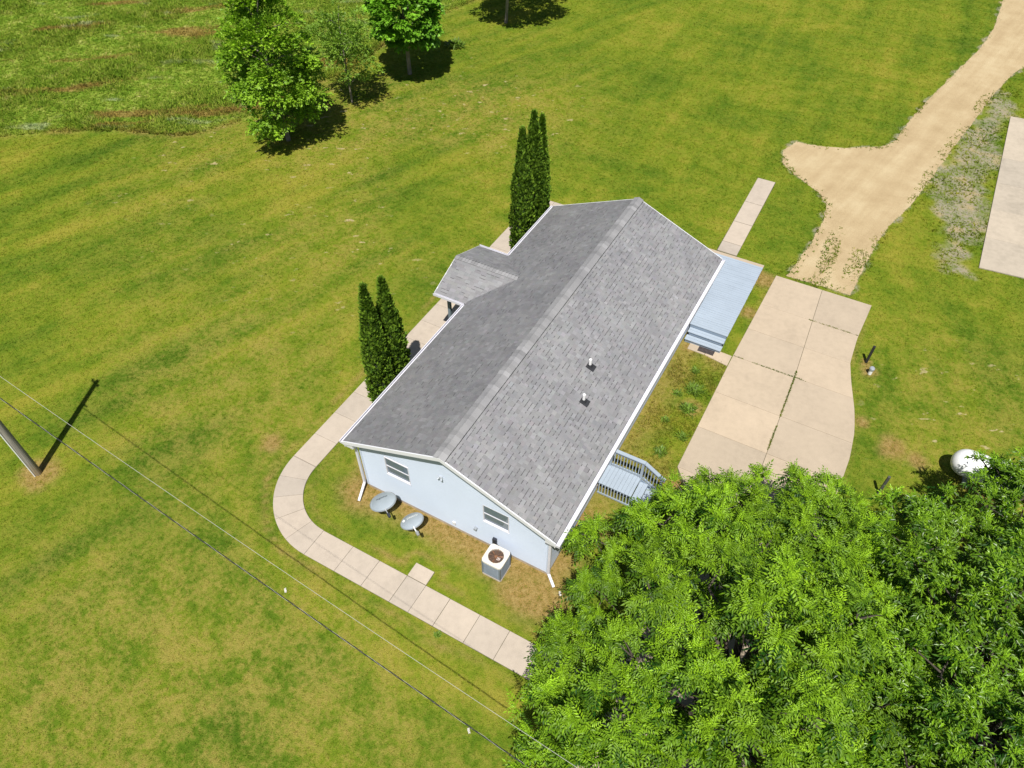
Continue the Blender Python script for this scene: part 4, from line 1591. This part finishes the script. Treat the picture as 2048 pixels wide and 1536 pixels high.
big_tree('shade_tree', 'darker glossy-leaved tree at the right edge, partly covering the propane tank', (15.9, 1.0), MB_,
         'lance', (.022, .088, .005), (.33, .56, .026), 42, .24, M_LEAFG, rose_gap=.40, per=17, scale=(.7, 1.45), droop=.3)

# trees along the meadow
tree('meadow_tree', 'tall light green tree with a ragged crown, nearest of the meadow-edge trees', 'tree', (-22.1, 17.5), 8, (-.2, 0, 4.9), (2.8, 2.8, 3.8), 120, .62, 62, 'small',
     (.095, .21, .012), (.34, .55, .03), 51, .12, 'trees along the meadow edge', shape='cone', droop=0.0, scale=(.8, 1.3), inner=.25, bark=M_BARKG, squash=.75, lump=.2, space=.75)
tree('meadow_tree', 'thin sparse see-through tree between the ragged tree and the round maple', 'tree', (-21.65, 22.9), 5.6, (0, 0, 3.6), (1.8, 1.8, 2.5), 70, .5, 40, 'small',
     (.11, .22, .02), (.27, .42, .045), 52, .055, 'trees along the meadow edge', droop=0.0, scale=(.55, .9), inner=.15, bark=M_BARKG, squash=.8)
tree('maple_tree', 'round dense bright green maple with a bare trunk, at the top edge', 'tree', (-20.7, 27.8), 6.2, (0, 0, 4.2), (2.35, 2.35, 2.5), 105, .5, 62, 'broad',
     (.06, .18, .010), (.27, .55, .03), 53, .12, 'trees along the meadow edge', droop=.15, scale=(.75, 1.15), inner=.45, bark=M_BARKG, squash=.8)
tree('meadow_tree', 'slim-trunked tree cut off by the top edge with its wide shadow on the grass', 'tree', (-19.2, 37.9), 8.5, (0.6, .3, 5.2), (3.3, 3.3, 2.9), 90, .65, 60, 'small',
     (.06, .15, .010), (.20, .38, .025), 54, .10, 'trees along the meadow edge', droop=.1, scale=(.9, 1.3), inner=.3, bark=M_BARKG, squash=.75)


# arborvitae columns
def cedar(label, x, y, h, rad, seed, z0=.25, n=5200):
    r = np.random.default_rng(seed)
    e = empty('arborvitae', (x, y, 0), label, 'tree', 'columnar arborvitae along the house front')
    prof = lambda t: rad*np.clip(np.minimum(1.0, (t+.02)*9)**.6*np.minimum(1, 1.05-.28*t)*np.minimum(1, (1-t)*2.3+.02)**.75, .01, 9)
    tt = np.linspace(0, 1, 22)
    core = MB().lathe([(max(.005, float(prof(t))*.72), z0+(h-z0)*float(t)*.985) for t in tt], 14)
    o = core.build('inner_branches', M_CORE, e, smooth=True)
    MB().tube([(0, 0, -.2), (0, 0, 1.0), (0, 0, h*.6)], [.09, .08, .03], 8).build('trunk', M_BARK, e)
    t = r.uniform(0, 1, n)
    t = t**.9
    a = r.uniform(0, 2*np.pi, n)
    lump = 1+.13*np.sin(a*2+t*9+seed*1.7)*np.sin(t*14+seed)+.08*np.sin(a*4-t*23+seed*2)+.06*np.sin(a*7+t*41+seed)
    rr = prof(t)*lump*r.uniform(.72, 1.0, n)
    pos = np.stack([rr*np.cos(a), rr*np.sin(a), z0+(h-z0)*t], 1)
    d = np.stack([np.cos(a), np.sin(a), np.full(n, .55)], 1)
    deep = (lump-.78)/.44
    tn = tones(r, n, (.055, .13, .014), (.22, .35, .028))
    tn = tn*np.exp(r.normal(0, .1, n))[:, None]
    Vv, Cc = sprays('cedar', pos, d, r.uniform(.7, 1.25, n), tn, r, .3)
    leaf_mesh('foliage', Vv, Cc, M_CEDAR, e)
    return e


M_CORE = plain('cedar_core', (.02, .035, .010), .9, .4, 8, 30)
cedar('left of the two dark arborvitae standing together near the walkway bend', -5.0, 3.42, 6.45, .50, 61)
cedar('right of the two dark arborvitae standing together near the walkway bend', -4.95, 4.3, 6.15, .54, 62)
cedar('leftmost of the four arborvitae clustered at the far house corner', -5.05, 14.38, 6.7, .52, 63)
cedar('tallest, middle one of the four arborvitae at the far house corner', -5.0, 15.29, 7.0, .44, 64, z0=2.2)
cedar('rightmost of the four arborvitae at the far house corner', -5.0, 16.05, 6.5, .42, 65)
cedar('short arborvitae in front of its taller neighbours at the far house corner', -4.62, 15.45, 4.6, .34, 66, z0=1.6, n=3000)


# ------------------------------------------------------------------ weeds and a small shrub
def weed(label, x, y, h, n, seed, cat='plant', name='weed_plant', group='weeds in the bed by the drive', wide=.018):
    r = np.random.default_rng(seed)
    Vv, Cc = [], []
    h = h*.7
    n = int(n*2.2)
    for i in range(n):
        a = r.uniform(0, 2*np.pi)
        o_ = r.normal(0, h*.38, 2)
        l = h*r.uniform(.6, 1.2)
        el = r.uniform(.25, 1.2)
        d = np.array([math.cos(a)*math.cos(el), math.sin(a)*math.cos(el), math.sin(el)])
        s = np.array([-math.sin(a), math.cos(a), 0])*wide*r.uniform(.6, 1.3)
        p0 = np.array([o_[0], o_[1], 0])
        p1 = p0+d*l*.55
        p2 = p0+d*l+np.array([0, 0, -.15*l])
        Vv += [p0-s*.3, p0+s*.3, p1+s, p1-s, p1-s, p1+s, p2+s*.15, p2-s*.15]
        c = np.array([.12, .20, .022])*r.uniform(.6, 1.6)
        Cc += [c]*8
    e = empty(name, (x, y, 0), label, cat, group)
    leaf_mesh('leaves', np.array(Vv), np.array(Cc), M_LEAF, e)


weed('dark green weed clump nearest the deck steps, in the strip beside the drive', 5.03, 10.35, .42, 120, 71)
weed('roundest dark green weed clump, midway along the strip beside the drive', 5.12, 9.31, .40, 130, 72)
weed('pale spreading weed tuft against the gutter side of the strip', 4.57, 8.37, .26, 60, 73)
weed('low leafy weed at the drive edge of the strip', 5.46, 7.89, .28, 60, 74)
weed('leafy weed near the stair landing rail', 4.97, 6.81, .32, 70, 75)
weed('light green weed tuft close under the gutter in the strip', 4.5, 9.9, .25, 50, 76)
weed('small weed tuft by the mat end of the strip', 4.7, 11.4, .25, 50, 77)
weed('little green weed at the outer edge of the walkway', 1.55, -3.1, .16, 40, 78, group='weeds along the walkway')
weed('small dark shrub alone in the grass right of the maple', -20.35, 32.8, .75, 160, 79, 'shrub', 'small_shrub', None, .05)

# ------------------------------------------------------------------ grass blades (uncountable) on the lawn, tall growth on the meadow
CAM = np.array([8.271, -10.294, 22.055])
RT, UP, FW = np.array(rt), np.array(up), np.array(fw)


def in_view(x, y, margin=1.08):
    d = np.stack([x-CAM[0], y-CAM[1], np.full_like(x, -CAM[2])], 1)
    z = d @ FW
    u = (d @ RT)/z*1474.2/1024
    v = (d @ UP)/z*1474.2/768
    return (np.abs(u) < margin) & (np.abs(v) < margin), z


def scatter(n, box):
    x = rng.uniform(box[0], box[1], n)
    y = rng.uniform(box[2], box[3], n)
    return x, y


def blades(x, y, h, wd, nb, name, label, lean=.7, kind='stuff', z0=-.005, spread=.03):
    n = len(x)
    at = grass_attrs(x, y)
    k = n*nb
    X = np.repeat(x, nb)+rng.normal(0, spread, k)*np.repeat(h/np.mean(h), nb)
    Yv = np.repeat(y, nb)+rng.normal(0, spread, k)*np.repeat(h/np.mean(h), nb)
    H = np.repeat(h, nb)*rng.uniform(.6, 1.25, k)
    a = rng.uniform(0, 2*np.pi, k)
    ln = rng.uniform(lean*.2, lean, k)*H
    b = rng.uniform(0, 2*np.pi, k)
    wv = wd*rng.uniform(.6, 1.4, k)*np.repeat(h, nb)/np.mean(h)
    V = np.zeros((k, 3, 3))
    V[:, 0] = np.stack([X-np.cos(a)*wv, Yv-np.sin(a)*wv, np.full(k, z0)], 1)
    V[:, 1] = np.stack([X+np.cos(a)*wv, Yv+np.sin(a)*wv, np.full(k, z0)], 1)
    V[:, 2] = np.stack([X+np.cos(b)*ln, Yv+np.sin(b)*ln, H+max(z0, 0)], 1)
    A = {q: np.repeat(v_, nb*3) for q, v_ in at.items()}
    A['tint'] = np.repeat(rng.uniform(0, 1, k), 3)
    F = np.arange(k*3).reshape(-1, 3)
    o = link(name, mesh_np(name, V.reshape(-1, 3), F, M_BLADE, attrs=A))
    tag(o, label, 'grass', kind=kind)
    return o


x, y = scatter(1500000, (-58, 22, -15, 62))
ok, z = in_view(x, y)
x, y, z = x[ok], y[ok], z[ok]
keep = rng.uniform(0, 1, len(x)) < np.clip((24/z)**1.6, .05, 1)*.85
x, y, z = x[keep], y[keep], z[keep]
hard = np.full(len(x), 9.0)
for P in HARD:
    bx = np.array(P)
    near_ = (x > bx[:, 0].min()-.3) & (x < bx[:, 0].max()+.3) & (y > bx[:, 1].min()-.3) & (y < bx[:, 1].max()+.3)
    hard[near_] = np.minimum(hard[near_], sdf(P, x[near_], y[near_]))
ok = hard > rng.uniform(-.035, .02, len(x))
ss = sdf(SAND, x, y)
ok &= (ss > rng.uniform(-.22, .12, len(x))) | ((np.abs(x-7.75-.25*vnoise(y*1.3, x, 4)) < .33+.1*vnoise(x*3, y*3, 8)) & (y < 24.2) & (y > 19.1) & (rng.uniform(0, 1, len(x)) < .55)) | \
      ((x > 8.6) & (y < 22.5) & (rng.uniform(0, 1, len(x)) < .35*np.clip(vnoise(x*2, y*2, 9)+.4, 0, 1)))
jy = np.concatenate([rng.uniform(7.5, 14.2, 900), rng.uniform(12.98, 13.02, 260), rng.uniform(16.72, 16.76, 90)])
jx_ = np.concatenate([np.interp(jy[:900], [-6, 8.3, 13.0, 19.0], [8.8, 8.45, 8.34, 8.02])+rng.normal(0, .012, 900), rng.uniform(5.8, 10.5, 260), rng.uniform(8.0, 10.1, 90)])
jn = vnoise(jy*1.7, jx_*.9, 44) > -.1
md = sdf(MEADOW, x, y)
gs = sdf(GREY, x, y)
gk = rng.uniform(0, 1, len(x))
ok &= ~((gs < 0) & (gk > .45+.4*np.clip(vnoise(x*2.2, y*2.2, 10), -.5, 1)))
lawn = ok & (md > 0)
xl, yl, zl = x[lawn], y[lawn], z[lawn]
h = .026*np.clip(zl/26, .9, 1.6)*rng.uniform(.7, 1.3, len(xl))
blades(xl, yl, h, .017, 3, 'grass', 'short mown grass blades covering the lawn', lean=2.2)
xw, yw = scatter(60000, (3, 15.5, 19.1, 48))
sw_, gw_ = sdf(SAND, xw, yw), sdf(GREY, xw, yw)
nw = vnoise(xw*1.6, yw*1.6, 61)
pw = np.where((np.abs(xw-7.7-.15*vnoise(yw*1.2, yw*.3, 62)) < .34) & (yw < 24.3), .75*np.clip(nw+.75, 0, 1), 0)
pw = np.maximum(pw, np.where((xw > 8.55) & (yw < 23) & (sw_ < .3), .5*np.clip(nw+.55, 0, 1), 0))
pw = np.maximum(pw, np.where((np.abs(sw_) < .35) & (yw < 40), .55*np.clip(nw+.35, 0, 1)*(1-np.abs(sw_)/.4), 0))
pw = np.maximum(pw, np.where(gw_ < .5, .30*np.clip(nw+.5, 0, 1), 0))
hw_ = np.full(len(xw), 9.0)
for P in (DRIVE, GPAD, BPAD, WALK2):
    hw_ = np.minimum(hw_, sdf(P, xw, yw))
kw_ = (rng.uniform(0, 1, len(xw)) < pw) & (hw_ > .02)
blades(xw[kw_], yw[kw_], np.full(kw_.sum(), .07)*rng.uniform(.6, 1.3, kw_.sum()), .03, 4, 'track_weeds', 'sparse weeds creeping over the sandy track and grey gravel strip', lean=1.4)
blades(jx_[jn], jy[jn], np.full(jn.sum(), .045), .011, 3, 'joint_weeds', 'thin line of weeds growing in the driveway joints', lean=1.0, z0=.035, spread=.012)
xb, yb = scatter(5200, (3.75, 5.72, 5.1, 12.4))
kb = rng.uniform(0, 1, len(xb)) < np.clip(.45+.6*vnoise(xb*2.1, yb*2.1, 71), .05, 1)
blades(xb[kb], yb[kb], .075*rng.uniform(.5, 1.5, kb.sum()), .012, 4, 'bed_grass', 'longer rough grass in the strip between house and driveway', lean=1.1)
mdw = (md <= .1) & ok
xm, ym = x[mdw], y[mdw]
xe, ye = scatter(120000, (-58, -14, 6, 62))
okv, _ = in_view(xe, ye)
okv &= sdf(MEADOW, xe, ye) < .05
xm = np.concatenate([xm, xe[okv]])
ym = np.concatenate([ym, ye[okv]])
hm = (.09+.12*np.clip(vnoise(xm*.7, ym*.7, 33)+.3, 0, 1.4))*rng.uniform(.6, 1.3, len(xm))
blades(xm, ym, hm, .03, 4, 'meadow_grass', 'tall uncut meadow grass and weeds with rusty streaks, upper left', lean=1.7)
print('grass tufts', len(xl), 'meadow tufts', len(xm), 'objects', len(bpy.data.objects))
